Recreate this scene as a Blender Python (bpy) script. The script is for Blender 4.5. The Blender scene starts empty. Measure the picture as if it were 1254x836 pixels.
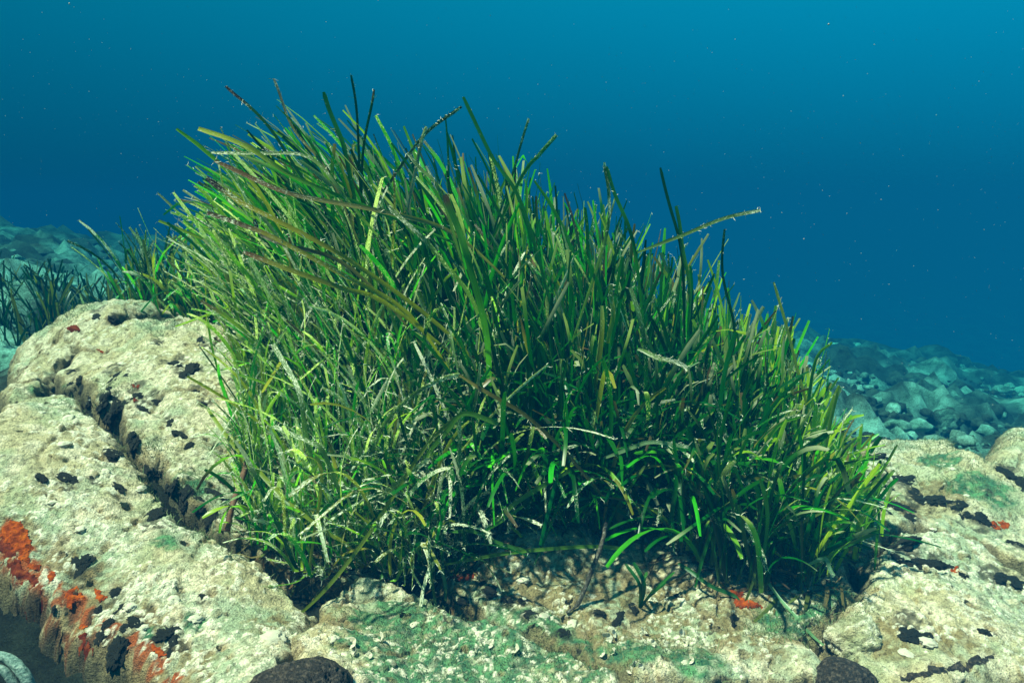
import bpy, math, random
import numpy as np
from mathutils import Vector
from mathutils.bvhtree import BVHTree

# ------------------------------------------------------------------ camera, water light, sun, exposure
SC = bpy.context.scene
COL = SC.collection
EYE = np.array([0.0, 0.0, 0.55])
PITCH = math.radians(10.6)
FPX = 895.4
cam_d = bpy.data.cameras.new('camera')
cam_d.sensor_width = 36
cam_d.angle = 2 * math.atan(627 / FPX)
cam_d.clip_start = 0.02
cam_d.clip_end = 400
cam = bpy.data.objects.new('camera', cam_d)
COL.objects.link(cam)
cam.location = EYE.tolist()
cam.rotation_euler = (math.pi / 2 - PITCH, 0, 0)
SC.camera = cam

SUN_EL, SUN_AZ = math.radians(66), math.radians(-112)   # azimuth from +Y, clockwise: over the left shoulder of the camera
SUN_DIR = np.array([math.sin(SUN_AZ) * math.cos(SUN_EL), math.cos(SUN_AZ) * math.cos(SUN_EL), math.sin(SUN_EL)])
sun_d = bpy.data.lights.new('sun', 'SUN')
sun_d.energy = 5.0
sun_d.angle = math.radians(2.2)
sun_d.color = (1.0, 0.81, 0.60)
sun = bpy.data.objects.new('sun', sun_d)
COL.objects.link(sun)
sun.rotation_euler = Vector((-SUN_DIR).tolist()).to_track_quat('-Z', 'Y').to_euler()
sun.location = (SUN_DIR * 8).tolist()

W = bpy.data.worlds.new('World')
SC.world = W
W.use_nodes = True
wn, wl = W.node_tree.nodes, W.node_tree.links
wn.clear()
w_out = wn.new('ShaderNodeOutputWorld')
w_bg = wn.new('ShaderNodeBackground')
w_bg.inputs['Strength'].default_value = 0.081
w_sky = wn.new('ShaderNodeTexSky')
w_sky.sky_type = 'NISHITA'
w_sky.sun_disc = False
w_sky.sun_elevation = SUN_EL
w_sky.sun_rotation = SUN_AZ
w_tc = wn.new('ShaderNodeTexCoord')
w_sep = wn.new('ShaderNodeSeparateXYZ')
w_map = wn.new('ShaderNodeMapRange')
w_map.inputs[1].default_value = -1
w_map.inputs[2].default_value = 1
w_ramp = wn.new('ShaderNodeValToRGB')      # daylight sifted by the water: dark below, brighter towards the surface
els = w_ramp.color_ramp.elements
stops = [(0.0, (0.000, 0.015, 0.035)), (0.44, (0.000, 0.045, 0.100)), (0.50, (0.000, 0.078, 0.160)),
         (0.60, (0.000, 0.175, 0.295)), (0.74, (0.002, 0.31, 0.47)), (1.0, (0.02, 0.33, 0.46))]
els[0].position, els[0].color = stops[0][0], (*stops[0][1], 1)
els[1].position, els[1].color = stops[-1][0], (*stops[-1][1], 1)
for p, c in stops[1:-1]:
    e = els.new(p)
    e.color = (*c, 1)
w_mul = wn.new('ShaderNodeMix')
w_mul.data_type = 'RGBA'
w_mul.blend_type = 'MULTIPLY'
w_mul.inputs[0].default_value = 1
w_gam = wn.new('ShaderNodeMix')            # open water evens out the sky above it
w_gam.data_type = 'RGBA'
w_gam.inputs[0].default_value = 0.85
w_gam.inputs[7].default_value = (8.0, 8.0, 8.0, 1)
wl.new(w_tc.outputs['Generated'], w_sep.inputs[0])
wl.new(w_sep.outputs['Z'], w_map.inputs[0])
wl.new(w_map.outputs[0], w_ramp.inputs[0])
wl.new(w_sky.outputs[0], w_gam.inputs[6])
wl.new(w_gam.outputs[2], w_mul.inputs[6])
wl.new(w_ramp.outputs[0], w_mul.inputs[7])
w_side = wn.new('ShaderNodeMapRange')       # the open-water side is a little brighter than the slope side
w_side.inputs[1].default_value, w_side.inputs[2].default_value = -0.8, 0.8
w_side.inputs[3].default_value, w_side.inputs[4].default_value = 0.52, 1.12
wl.new(w_sep.outputs['X'], w_side.inputs[0])
w_sc = wn.new('ShaderNodeVectorMath'); w_sc.operation = 'SCALE'
wl.new(w_mul.outputs[2], w_sc.inputs[0])
wl.new(w_side.outputs[0], w_sc.inputs['Scale'])
wl.new(w_sc.outputs[0], w_bg.inputs['Color'])
wl.new(w_bg.outputs[0], w_out.inputs['Surface'])

SC.view_settings.view_transform = 'Standard'
SC.view_settings.look = 'None'
SC.view_settings.exposure = 1.38
SC.view_settings.gamma = 1
SC.render.engine = 'CYCLES'
SC.cycles.max_bounces = 6
SC.cycles.diffuse_bounces = 3
SC.cycles.glossy_bounces = 2
SC.cycles.transmission_bounces = 3
SC.cycles.volume_bounces = 0
SC.cycles.transparent_max_bounces = 4
SC.cycles.use_denoising = True
SC.cycles.sample_clamp_indirect = 6

RNG = np.random.default_rng(7)
random.seed(7)

# ------------------------------------------------------------------ helpers
def ray(px, py):
    u, v = (px - 627) / FPX, (418 - py) / FPX
    return np.array([u, math.cos(PITCH) + v * math.sin(PITCH), -math.sin(PITCH) + v * math.cos(PITCH)])

def at(px, py, y):
    d = ray(px, py)
    return EYE + d * (y / d[1])

def hash3(ix, iy, iz, seed):
    h = (ix.astype(np.uint32) * np.uint32(374761393) + iy.astype(np.uint32) * np.uint32(668265263)
         + iz.astype(np.uint32) * np.uint32(2147483647) + np.uint32(seed * 1013904223 & 0xffffffff))
    h = (h ^ (h >> np.uint32(13))) * np.uint32(1274126177)
    h = (h ^ (h >> np.uint32(15))) * np.uint32(2246822519)
    return (h ^ (h >> np.uint32(16))).astype(np.float64) / 4294967295.0

def noise(P, scale, seed=0):
    """value noise, 0..1, P is (n,3)"""
    q = P * scale + 1000.0
    i = np.floor(q).astype(np.int64)
    f = q - i
    f = f * f * f * (f * (f * 6 - 15) + 10)
    r = 0
    for dx in (0, 1):
        for dy in (0, 1):
            for dz in (0, 1):
                w = (f[:, 0] if dx else 1 - f[:, 0]) * (f[:, 1] if dy else 1 - f[:, 1]) * (f[:, 2] if dz else 1 - f[:, 2])
                r = r + w * hash3(i[:, 0] + dx, i[:, 1] + dy, i[:, 2] + dz, seed)
    return r

def fbm(P, scale, octv=4, seed=0, gain=0.5):
    a, t, r = 1.0, 0.0, 0
    for k in range(octv):
        r = r + a * noise(P, scale * 2.03 ** k, seed + k * 17)
        t += a
        a *= gain
    return r / t

def ss(a, b, x):
    t = np.clip((x - a) / (b - a), 0, 1)
    return t * t * (3 - 2 * t)

def mesh_from(name, V, F, smooth=True):
    me = bpy.data.meshes.new(name)
    V = np.asarray(V, dtype=np.float32)
    F = np.asarray(F, dtype=np.int32)
    k = F.shape[1]
    me.vertices.add(len(V))
    me.vertices.foreach_set('co', V.ravel())
    me.loops.add(F.size)
    me.loops.foreach_set('vertex_index', F.ravel())
    me.polygons.add(len(F))
    me.polygons.foreach_set('loop_start', np.arange(0, F.size, k, dtype=np.int32))
    me.polygons.foreach_set('loop_total', np.full(len(F), k, dtype=np.int32))
    if smooth:
        me.polygons.foreach_set('use_smooth', np.ones(len(F), dtype=bool))
    me.update(calc_edges=True)
    return me

def attr_color(me, name, arr):
    a = me.attributes.new(name, 'FLOAT_COLOR', 'POINT')
    c = np.ones((len(arr), 4), dtype=np.float32)
    c[:, :arr.shape[1]] = arr
    a.data.foreach_set('color', c.ravel())

def link(name, me, mat=None, parent=None, loc=None, **props):
    o = bpy.data.objects.new(name, me)
    COL.objects.link(o)
    if mat is not None and me is not None and not me.materials:
        me.materials.append(mat)
    if parent is not None:
        o.parent = parent
    if loc is not None:
        o.location = [float(c) for c in loc]
    for k, v in props.items():
        o[k] = v
    return o

def origin_at(V, p):
    return np.asarray(V) - np.asarray(p)

# ------------------------------------------------------------------ terrain height: a tilted sea floor with a reef shelf raised on it
def far_plane(x, y):
    R_ = np.hypot(x, y)
    z = 0.06 - 0.140 * x - 0.058 * np.maximum(y, -4) - 0.02 * np.clip(x - 1.0, 0, 12) - .30 * np.clip(R_ - 8.5, 0, 8)
    hi, lo = 0.42, -3.6
    z = np.where(z > 0.2, 0.2 + (hi - 0.2) * np.tanh((z - 0.2) / (hi - 0.2)), z)
    return np.where(z < -1.6, -1.6 + (lo + 1.6) * np.tanh((z + 1.6) / (lo + 1.6)), z)

CTL_PX = [(627, 836, .75), (627, 760, .88), (627, 690, 1.02), (400, 836, .72), (400, 760, .86), (350, 700, .98), (480, 720, .96),
          (200, 836, .70), (200, 760, .79), (200, 700, .88), (200, 620, 1.0), (200, 560, 1.12), (200, 480, 1.3), (215, 410, 1.5),
          (100, 700, .84), (100, 620, .96), (80, 540, 1.1), (100, 450, 1.38), (110, 385, 1.62), (0, 500, 1.15), (0, 570, 1.0), (0, 640, .9),
          (20, 430, 1.5), (-120, 560, 1.0), (-120, 480, 1.2),
          (820, 760, .9), (820, 700, 1.0), (960, 760, .9), (1000, 836, .76), (820, 836, .75), (1070, 690, 1.02),
          (1070, 600, 1.22), (1254, 600, 1.22), (1254, 700, 1.0), (1254, 836, .77), (1130, 760, .88), (1060, 545, 1.42), (1150, 540, 1.45),
          (1254, 530, 1.5), (1170, 640, 1.12), (1400, 600, 1.2), (1400, 760, .9)]
CTL_XYZ = [(-0.3, 1.3, .13), (0, 1.3, .05), (0, 1.6, .08), (-.3, 1.7, .15), (.3, 1.6, .05), (.3, 1.25, .02), (-.6, 1.8, .22), (.6, 1.5, .03),
           (-.9, 2.1, .16), (-1.3, 2.2, .12), (-1.7, 1.6, .05), (-.5, 2.3, .14), (0, 2.2, .0), (.5, 2.1, -.08), (1., 2.0, -.14), (1.6, 2.0, -.18),
           (1.3, 2.6, -.3), (-.9, 2.8, .14), (0, 2.9, -.08), (0, .5, -.02), (.5, .5, -.02), (-.25, .55, .03), (0, .1, -.05), (.7, .1, -.05),
           (-.55, .78, .03), (-.62, .72, -.07), (-.50, .66, -.06), (-.7, .60, -.14), (-.4, .50, -.10), (-.85, .75, -.12), (-.8, .4, -.2), (-.35, .2, -.15),
           (-.95, .90, .02), (-1.1, .80, -.1)]
CP = np.array([at(*c) for c in CTL_PX] + [np.array(c, dtype=float) for c in CTL_XYZ])
RS = 0.26
def kern(A, B):
    d2 = ((A[:, None, :] - B[None, :, :]) ** 2).sum(-1)
    return np.exp(-d2 / (2 * RS * RS))
RW = np.linalg.solve(kern(CP[:, :2], CP[:, :2]) + 3e-3 * np.eye(len(CP)), CP[:, 2] - far_plane(CP[:, 0], CP[:, 1]))
def height(x, y):
    x, y = np.atleast_1d(x).astype(float), np.atleast_1d(y).astype(float)
    z = far_plane(x, y)
    near = (np.abs(x) < 3.5) & (y > -2) & (y < 4.5)
    if near.any():
        A = np.stack([x[near], y[near]], 1)
        r = np.concatenate([kern(A[i:i + 40000], CP[:, :2]) @ RW for i in range(0, len(A), 40000)])
        z = z.copy()
        z[near] += r
    return z

def hit(px, py, far=6.0):
    """where the sight line of a pixel meets the reef shelf"""
    d = ray(px, py)
    t = np.linspace(0.45, far, 1400) / d[1]
    P = EYE[None] + d[None] * t[:, None]
    below = P[:, 2] < height(P[:, 0], P[:, 1])
    i = int(np.argmax(below)) if below.any() else len(t) - 1
    return P[i]

# ------------------------------------------------------------------ materials
def new_mat(name):
    m = bpy.data.materials.new(name)
    m.use_nodes = True
    nt = m.node_tree
    nt.nodes.clear()
    out = nt.nodes.new('ShaderNodeOutputMaterial')
    bs = nt.nodes.new('ShaderNodeBsdfPrincipled')
    nt.links.new(bs.outputs[0], out.inputs['Surface'])
    return m, nt, bs, out

def nnoise(nt, scale, detail=4, rough=0.6, coord=None, kind='ShaderNodeTexNoise'):
    n = nt.nodes.new(kind)
    n.inputs['Scale'].default_value = scale
    if 'Detail' in n.inputs:
        n.inputs['Detail'].default_value = detail
    if 'Roughness' in n.inputs:
        n.inputs['Roughness'].default_value = rough
    if coord is not None:
        nt.links.new(coord, n.inputs['Vector'])
    return n

def nramp(nt, src, stops):
    r = nt.nodes.new('ShaderNodeValToRGB')
    e = r.color_ramp.elements
    e[0].position, e[0].color = stops[0][0], (*stops[0][1], 1)
    e[1].position, e[1].color = stops[-1][0], (*stops[-1][1], 1)
    for p, c in stops[1:-1]:
        k = e.new(p)
        k.color = (*c, 1)
    nt.links.new(src, r.inputs[0])
    return r

def nmix(nt, a, b, fac, mode='MIX'):
    m = nt.nodes.new('ShaderNodeMix')
    m.data_type = 'RGBA'
    m.blend_type = mode
    for s, v in ((m.inputs[0], fac), (m.inputs[6], a), (m.inputs[7], b)):
        if isinstance(v, (int, float)):
            s.default_value = v
        elif isinstance(v, tuple):
            s.default_value = (*v, 1)
        else:
            nt.links.new(v, s)
    return m.outputs[2]

def nmath(nt, op, a, b=None):
    m = nt.nodes.new('ShaderNodeMath')
    m.operation = op
    for s, v in ((m.inputs[0], a), (m.inputs[1], b)):
        if v is None:
            continue
        if isinstance(v, (int, float)):
            s.default_value = v
        else:
            nt.links.new(v, s)
    return m.outputs[0]

def nbump(nt, bs, h, strength=0.5, dist=0.002, prev=None):
    b = nt.nodes.new('ShaderNodeBump')
    b.inputs['Strength'].default_value = strength
    b.inputs['Distance'].default_value = dist
    nt.links.new(h, b.inputs['Height'])
    if prev is not None:
        nt.links.new(prev, b.inputs['Normal'])
    nt.links.new(b.outputs[0], bs.inputs['Normal'])
    return b.outputs[0]

def rock_material(name, attr='tint'):
    m, nt, bs, out = new_mat(name)
    tc = nt.nodes.new('ShaderNodeTexCoord').outputs['Object']
    at_ = nt.nodes.new('ShaderNodeAttribute')
    at_.attribute_name = attr
    n1 = nnoise(nt, 210, 5, 0.7, tc)
    n2 = nnoise(nt, 620, 3, 0.7, tc)
    v1 = nnoise(nt, 330, coord=tc, kind='ShaderNodeTexVoronoi')
    grain = nramp(nt, n1.outputs[0], [(0.30, (0.26, 0.24, 0.20)), (0.44, (0.86, 0.85, 0.82)), (0.60, (1.15, 1.15, 1.12)), (0.75, (1.5, 1.5, 1.45))])
    c = nmix(nt, at_.outputs['Color'], grain.outputs[0], 1.0, 'MULTIPLY')
    fleck = nramp(nt, n2.outputs[0], [(0.36, (0.18, 0.17, 0.13)), (0.44, (1, 1, 1)), (0.62, (1, 1, 1)), (0.70, (1.7, 1.65, 1.55))])
    c = nmix(nt, c, fleck.outputs[0], 0.85, 'MULTIPLY')
    n3 = nnoise(nt, 130, 2, 0.5, tc)
    v2 = nnoise(nt, 170, coord=tc, kind='ShaderNodeTexVoronoi')
    dot = nramp(nt, nmath(nt, 'ADD', v2.outputs['Distance'], nmath(nt, 'MULTIPLY', nmath(nt, 'SUBTRACT', 0.60, n3.outputs[0]), 1.2)), [(0.22, (1, 1, 1)), (0.32, (0, 0, 0))])
    c = nmix(nt, c, (0.88, 0.80, 0.60), nmath(nt, 'MULTIPLY', dot.outputs[0], 0.8))
    nt.links.new(c, bs.inputs['Base Color'])
    bs.inputs['Roughness'].default_value = 0.85
    bs.inputs['Specular IOR Level'].default_value = 0.25
    h = nmath(nt, 'ADD', nmath(nt, 'MULTIPLY', n1.outputs[0], 1.0), nmath(nt, 'MULTIPLY', v1.outputs['Distance'], 0.6))
    h = nmath(nt, 'ADD', h, nmath(nt, 'MULTIPLY', n2.outputs[0], 0.35))
    nbump(nt, bs, h, 0.9, 0.004)
    return m

def plain_material(name, colors, scale, rough=0.8, bump=0.5, bdist=0.002, spec=0.3, holes=None, detail=5):
    m, nt, bs, out = new_mat(name)
    tc = nt.nodes.new('ShaderNodeTexCoord').outputs['Object']
    n1 = nnoise(nt, scale, detail, 0.65, tc)
    k = len(colors)
    r = nramp(nt, n1.outputs[0], [(0.3 + 0.4 * i / (k - 1), c) for i, c in enumerate(colors)])
    nt.links.new(r.outputs[0], bs.inputs['Base Color'])
    bs.inputs['Roughness'].default_value = rough
    bs.inputs['Specular IOR Level'].default_value = spec
    nbump(nt, bs, n1.outputs[0], bump, bdist)
    return m

M_ROCK = rock_material('encrusted_rock')
M_FLOOR = rock_material('sea_floor')
def coarse(m):
    nt = m.node_tree
    bs = [n for n in nt.nodes if n.type == 'BSDF_PRINCIPLED'][0]
    tc = nt.nodes.new('ShaderNodeTexCoord').outputs['Object']
    n = nnoise(nt, 12, 9, .75, tc)
    r = nramp(nt, n.outputs[0], [(.36, (.12, .16, .12)), (.46, (.55, .6, .52)), (.56, (1.0, 1.0, .95)), (.7, (1.35, 1.35, 1.3))])
    old = bs.inputs['Base Color'].links[0].from_socket
    nt.links.new(nmix(nt, old, r.outputs[0], 1.0, 'MULTIPLY'), bs.inputs['Base Color'])
    b = nt.nodes.new('ShaderNodeBump')
    b.inputs['Strength'].default_value = 1.0
    b.inputs['Distance'].default_value = 0.05
    nt.links.new(n.outputs[0], b.inputs['Height'])
    fine = bs.inputs['Normal'].links[0].from_node
    nt.links.new(b.outputs[0], fine.inputs['Normal'])
coarse(M_FLOOR)
M_BLACK = plain_material('black_sponge', [(0.003, 0.004, 0.003), (0.016, 0.018, 0.013), (0.13, 0.12, 0.08)], 330, 0.7, 1.0, 0.005)
M_BROWNBLACK = plain_material('brown_black_sponge', [(0.004, 0.003, 0.002), (0.018, 0.012, 0.008), (0.12, 0.085, 0.06)], 230, 0.6, 1.0, 0.006, 0.4)
M_ORANGE = plain_material('orange_sponge', [(0.07, 0.010, 0.001), (0.30, 0.042, 0.002), (0.50, 0.10, 0.003)], 110, 0.85, 1.0, 0.006, 0.1)
M_RED = plain_material('red_sponge', [(0.03, 0.006, 0.002), (0.13, 0.016, 0.003), (0.22, 0.045, 0.006)], 120, 0.85, 0.9, 0.004, 0.1)
M_WHITE = plain_material('chalky_white', [(0.42, 0.34, 0.22), (0.78, 0.68, 0.50), (0.90, 0.82, 0.68)], 260, 0.8, 0.8, 0.002)
M_PALE = plain_material('pale_coral', [(0.06, 0.10, 0.08), (0.20, 0.30, 0.25), (0.48, 0.54, 0.45)], 220, 0.85, 1.0, 0.006)
M_FUZZ = plain_material('pale_fuzz', [(0.52, 0.52, 0.36), (0.72, 0.72, 0.54)], 80, 0.8, 0.0)
M_TURF = plain_material('turf_algae', [(0.05, 0.08, 0.025), (0.12, 0.16, 0.06), (0.24, 0.26, 0.13)], 60, 0.85, 0.0)
M_STEM = plain_material('dead_stem', [(0.012, 0.009, 0.006), (0.05, 0.04, 0.028), (0.22, 0.2, 0.16)], 260, 0.8, 0.7, 0.002)
M_RHIZOME = plain_material('brown_rhizome', [(0.05, 0.02, 0.01), (0.14, 0.06, 0.03), (0.22, 0.10, 0.05)], 160, 0.7, 0.5, 0.002)
M_SNOW = plain_material('drifting_speck', [(0.26, 0.28, 0.25), (0.4, 0.42, 0.38)], 500, 0.8, 0.0)

def leaf_material():
    m, nt, bs, out = new_mat('seagrass_leaf')
    a = nt.nodes.new('ShaderNodeAttribute'); a.attribute_name = 'leaf_color'
    c = nt.nodes.new('ShaderNodeAttribute'); c.attribute_name = 'leaf_uv'     # r: across (m), g: along (m), b: how encrusted
    sp = nt.nodes.new('ShaderNodeSeparateColor')
    nt.links.new(c.outputs['Color'], sp.inputs[0])
    comb = nt.nodes.new('ShaderNodeCombineXYZ')
    nt.links.new(nmath(nt, 'MULTIPLY', sp.outputs[0], 1.0), comb.inputs[0])
    nt.links.new(nmath(nt, 'MULTIPLY', sp.outputs[1], 0.38), comb.inputs[1])
    nA = nnoise(nt, 560, 4, 0.75, comb.outputs[0])
    nB = nnoise(nt, 55, 3, 0.6, comb.outputs[0])
    comb2 = nt.nodes.new('ShaderNodeCombineXYZ')
    nt.links.new(sp.outputs[0], comb2.inputs[0])
    nt.links.new(nmath(nt, 'MULTIPLY', sp.outputs[1], 0.02), comb2.inputs[1])
    nV = nnoise(nt, 900, 1, 0.5, comb2.outputs[0])
    # encrusted: speckle threshold falls as the crust amount rises
    f = nmath(nt, 'ADD', nmath(nt, 'MULTIPLY', nA.outputs[0], 0.62), nmath(nt, 'MULTIPLY', nB.outputs[0], 0.38))
    th = nmath(nt, 'SUBTRACT', 0.70, nmath(nt, 'MULTIPLY', sp.outputs[2], 0.27))
    k = nmath(nt, 'MULTIPLY', nmath(nt, 'SUBTRACT', f, th), 14)
    k.node.use_clamp = True
    vein = nramp(nt, nV.outputs[0], [(0.3, (0.72, 0.75, 0.7)), (0.6, (1.12, 1.1, 1.1))])
    base = nmix(nt, a.outputs['Color'], vein.outputs[0], 0.8, 'MULTIPLY')
    blot = nramp(nt, nB.outputs[0], [(0.35, (0.7, 0.75, 0.6)), (0.6, (1.15, 1.15, 1.15))])
    base = nmix(nt, base, blot.outputs[0], 0.7, 'MULTIPLY')
    crust = nramp(nt, nA.outputs[0], [(0.4, (0.50, 0.50, 0.30)), (0.62, (0.92, 0.88, 0.70))])
    col = nmix(nt, base, crust.outputs[0], k)
    nt.links.new(col, bs.inputs['Base Color'])
    nt.links.new(nmath(nt, 'ADD', 0.32, nmath(nt, 'MULTIPLY', k, 0.5)), bs.inputs['Roughness'])
    bs.inputs['Specular IOR Level'].default_value = 0.30
    nbump(nt, bs, nmath(nt, 'ADD', nmath(nt, 'MULTIPLY', nV.outputs[0], 0.3), k), 0.6, 0.0012)
    tr = nt.nodes.new('ShaderNodeBsdfTranslucent')
    tcol = nmix(nt, col, (1.3, 1.7, 0.5), 1.0, 'MULTIPLY')
    nt.links.new(tcol, tr.inputs['Color'])
    mx = nt.nodes.new('ShaderNodeMixShader')
    mx.inputs[0].default_value = 0.38
    nt.links.new(bs.outputs[0], mx.inputs[1])
    nt.links.new(tr.outputs[0], mx.inputs[2])
    nt.links.new(mx.outputs[0], out.inputs['Surface'])
    return m
M_LEAF = leaf_material()

# ------------------------------------------------------------------ colour stains on the rock, some with shade put in (where they stand on the shelf)
def spots(lst):
    out = []
    for px, py, r in lst:
        p = hit(px, py)
        out.append((p[0], p[1], r))
    return out
GREEN = spots([(480, 770, .06), (560, 790, .10), (640, 800, .09), (600, 830, .08), (700, 815, .07), (500, 835, .06), (440, 800, .035), (660, 775, .03),
               (235, 600, .03), (200, 665, .02), (240, 760, .015), (640, 755, .02), (960, 765, .04), (1000, 755, .02), (1030, 735, .03),
               (1150, 560, .04), (1200, 600, .05), (1085, 650, .03), (60, 470, .03), (780, 810, .04), (850, 820, .04), (540, 760, .03), (180, 780, .01)])
BROWN = spots([(620, 710, .08), (700, 720, .09), (790, 730, .09), (860, 745, .08), (930, 770, .07), (720, 770, .07), (820, 790, .07), (420, 770, .04), (520, 800, .02), (740, 760, .05), (840, 760, .05), (920, 790, .05), (1080, 790, .04), (1170, 800, .03),  # brown rock; spots under the clump also carry its shade
               (1150, 600, .05), (330, 760, .03), (1120, 620, .04), (700, 735, .03), (40, 712, .06), (90, 755, .07), (140, 800, .07), (190, 838, .06), (5, 680, .05)])  # closing entries: brown flank, with its shade put into the colour
WHITE = spots([(230, 740, .05), (330, 700, .05), (300, 720, .04), (150, 560, .05), (100, 540, .05), (60, 600, .05), (420, 730, .03), (1120, 720, .07),
               (1200, 720, .06), (1180, 680, .05), (1050, 760, .03), (820, 720, .03), (650, 700, .03), (1130, 790, .03), (860, 740, .03), (1070, 560, .05)])
KNOBS = [
    ('small black sponge knob on the long mottled slab', 'black sponge knobs on the mottled slab',
     [(143, 460, 9, 18), (195, 422, 8, 8), (215, 445, 20, 9), (232, 455, 16, 22), (238, 478, 12, 8), (251, 495, 12, 7), (168, 485, 14, 10), (176, 502, 9, 12), (190, 494, 14, 9),
      (221, 533, 11, 12), (208, 517, 7, 9), (232, 545, 10, 9), (152, 498, 10, 10), (141, 492, 8, 8), (267, 560, 6, 6), (88, 456, 10, 7), (97, 470, 9, 8), (118, 388, 14, 8),
      (140, 392, 13, 7), (246, 418, 12, 14), (155, 460, 6, 6), (262, 604, 10, 14), (275, 612, 8, 12), (294, 606, 14, 22), (296, 635, 14, 14), (272, 590, 8, 8), (133, 477, 6, 6)]),
    ('small black sponge knob in the wide black cleft', 'black sponge knobs in the wide cleft',
     [(112, 490, 14, 18), (125, 505, 18, 22), (138, 520, 20, 20), (112, 508, 10, 10), (150, 548, 20, 16), (165, 560, 16, 14), (180, 575, 18, 14), (140, 560, 12, 12), (195, 585, 16, 14),
      (205, 602, 10, 10), (240, 622, 22, 18), (228, 605, 16, 14), (255, 640, 14, 10), (135, 490, 12, 12), (160, 540, 12, 10), (213, 612, 14, 14), (225, 628, 14, 16), (245, 640, 14, 12),
      (100, 478, 10, 10), (88, 475, 9, 8)]),
    ('small black sponge knob on the big cream boulder', 'black sponge knobs on the cream boulder',
     [(140, 556, 13, 16), (52, 590, 8, 10), (82, 585, 13, 16), (114, 585, 11, 6), (146, 597, 11, 12), (188, 635, 20, 20), (205, 628, 16, 12), (98, 700, 16, 26), (104, 690, 18, 10), (141, 726, 14, 12),
      (150, 745, 10, 16), (165, 763, 10, 14), (205, 778, 24, 18), (212, 792, 10, 20), (184, 745, 5, 6), (133, 765, 12, 10), (118, 752, 8, 12), (140, 800, 22, 26), (155, 772, 10, 10),
      (122, 785, 16, 10), (66, 752, 8, 6), (248, 734, 8, 6), (258, 640, 16, 18)]),
    ('small black sponge knob on the grey green slab', 'black sponge knobs on the grey green slab',
     [(1105, 587, 28, 14), (1120, 604, 14, 12), (1128, 612, 14, 16), (1143, 612, 24, 22), (1083, 576, 10, 12), (1073, 592, 8, 14), (1082, 596, 8, 14), (1100, 620, 20, 20), (1118, 636, 16, 12),
      (1160, 616, 6, 8), (1174, 620, 14, 12), (1202, 636, 16, 14), (1232, 580, 12, 16), (1250, 592, 10, 14), (1070, 560, 14, 20), (1046, 572, 14, 14), (1082, 624, 10, 12), (1176, 634, 6, 6),
      (1240, 664, 8, 8), (1250, 668, 8, 8), (1220, 645, 8, 5), (1210, 606, 4, 6), (1185, 630, 8, 6)]),
    ('small black sponge knob on top of the sunlit cream boulder', 'black sponge knobs on the sunlit boulder',
     [(1107, 668, 24, 20), (1097, 685, 14, 14), (1117, 690, 16, 14), (1140, 690, 26, 16), (1156, 694, 22, 12), (1125, 688, 12, 14), (1113, 778, 22, 14), (1135, 782, 10, 10), (1206, 775, 12, 8),
      (1180, 705, 10, 6), (1228, 708, 30, 12), (1245, 716, 20, 12)]),
    ('small black sponge knob on the tan ledge', 'black sponge knobs on the tan ledge',
     [(603, 726, 22, 16), (592, 715, 14, 10), (620, 735, 18, 10), (733, 752, 14, 12), (757, 758, 10, 22), (775, 746, 10, 12), (640, 738, 10, 8), (580, 679, 10, 8), (900, 760, 12, 14),
      (570, 740, 30, 10), (650, 752, 20, 10), (690, 775, 18, 10), (960, 690, 12, 8), (830, 730, 8, 6)]),
]
DARKSPOT = []
for _l, _g, _p in KNOBS:
    for px, py, w, h in _p:
        q = hit(px, py)
        DARKSPOT.append((q[0], q[1], max(w, h) * np.linalg.norm(q - EYE) / FPX * .75))
for px, py, r in ((0, 712, .02), (24, 742, .025), (56, 775, .03), (88, 806, .03), (118, 836, .03), (150, 838, .02), (10, 735, .03)):  # lower-left flank: dark growth, and the hollow's shade put into the colour
    q = hit(px, py)
    DARKSPOT.append((q[0], q[1], r))
RUST = spots([(4, 650, .012), (18, 660, .014), (34, 680, .014), (48, 700, .014), (62, 712, .014), (76, 726, .014), (92, 740, .014), (108, 752, .012), (124, 762, .012), (140, 776, .013),
              (158, 790, .012), (176, 800, .012), (196, 812, .012), (214, 826, .012), (10, 676, .016), (26, 700, .016), (44, 726, .016), (60, 748, .016), (80, 772, .014), (100, 792, .014), (905, 738, .012), (530, 706, .012)])
def stain(P, lst, seed):
    m = np.zeros(len(P))
    for x, y, r in lst:
        d = np.hypot(P[:, 0] - x, P[:, 1] - y) / r
        m = np.maximum(m, np.clip(1.5 - d, 0, 1))
    n = fbm(P, 55, 4, seed)
    return ss(0.38, 0.62, m * 0.55 + n * 0.55 - 0.08) * (m > 0)

def splat(X, Y, pts, rad, amp, res, x0, y0, Z, Mk=None, mval=1.0):
    """small domes (or pits, amp < 0) added to a height grid"""
    ny, nx = Z.shape
    for (cx, cy), r, a in zip(pts, rad, amp):
        i0, i1 = int((cx - r - x0) / res), int((cx + r - x0) / res) + 2
        j0, j1 = int((cy - r - y0) / res), int((cy + r - y0) / res) + 2
        i0, j0, i1, j1 = max(i0, 0), max(j0, 0), min(i1, nx), min(j1, ny)
        if i1 <= i0 or j1 <= j0:
            continue
        d2 = ((X[j0:j1, i0:i1] - cx) ** 2 + (Y[j0:j1, i0:i1] - cy) ** 2) / (r * r)
        f = np.sqrt(np.clip(1 - d2, 0, 1))
        Z[j0:j1, i0:i1] += a * f
        if Mk is not None:
            Mk[j0:j1, i0:i1] = np.maximum(Mk[j0:j1, i0:i1], ss(0, .5, f) * mval)

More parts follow.
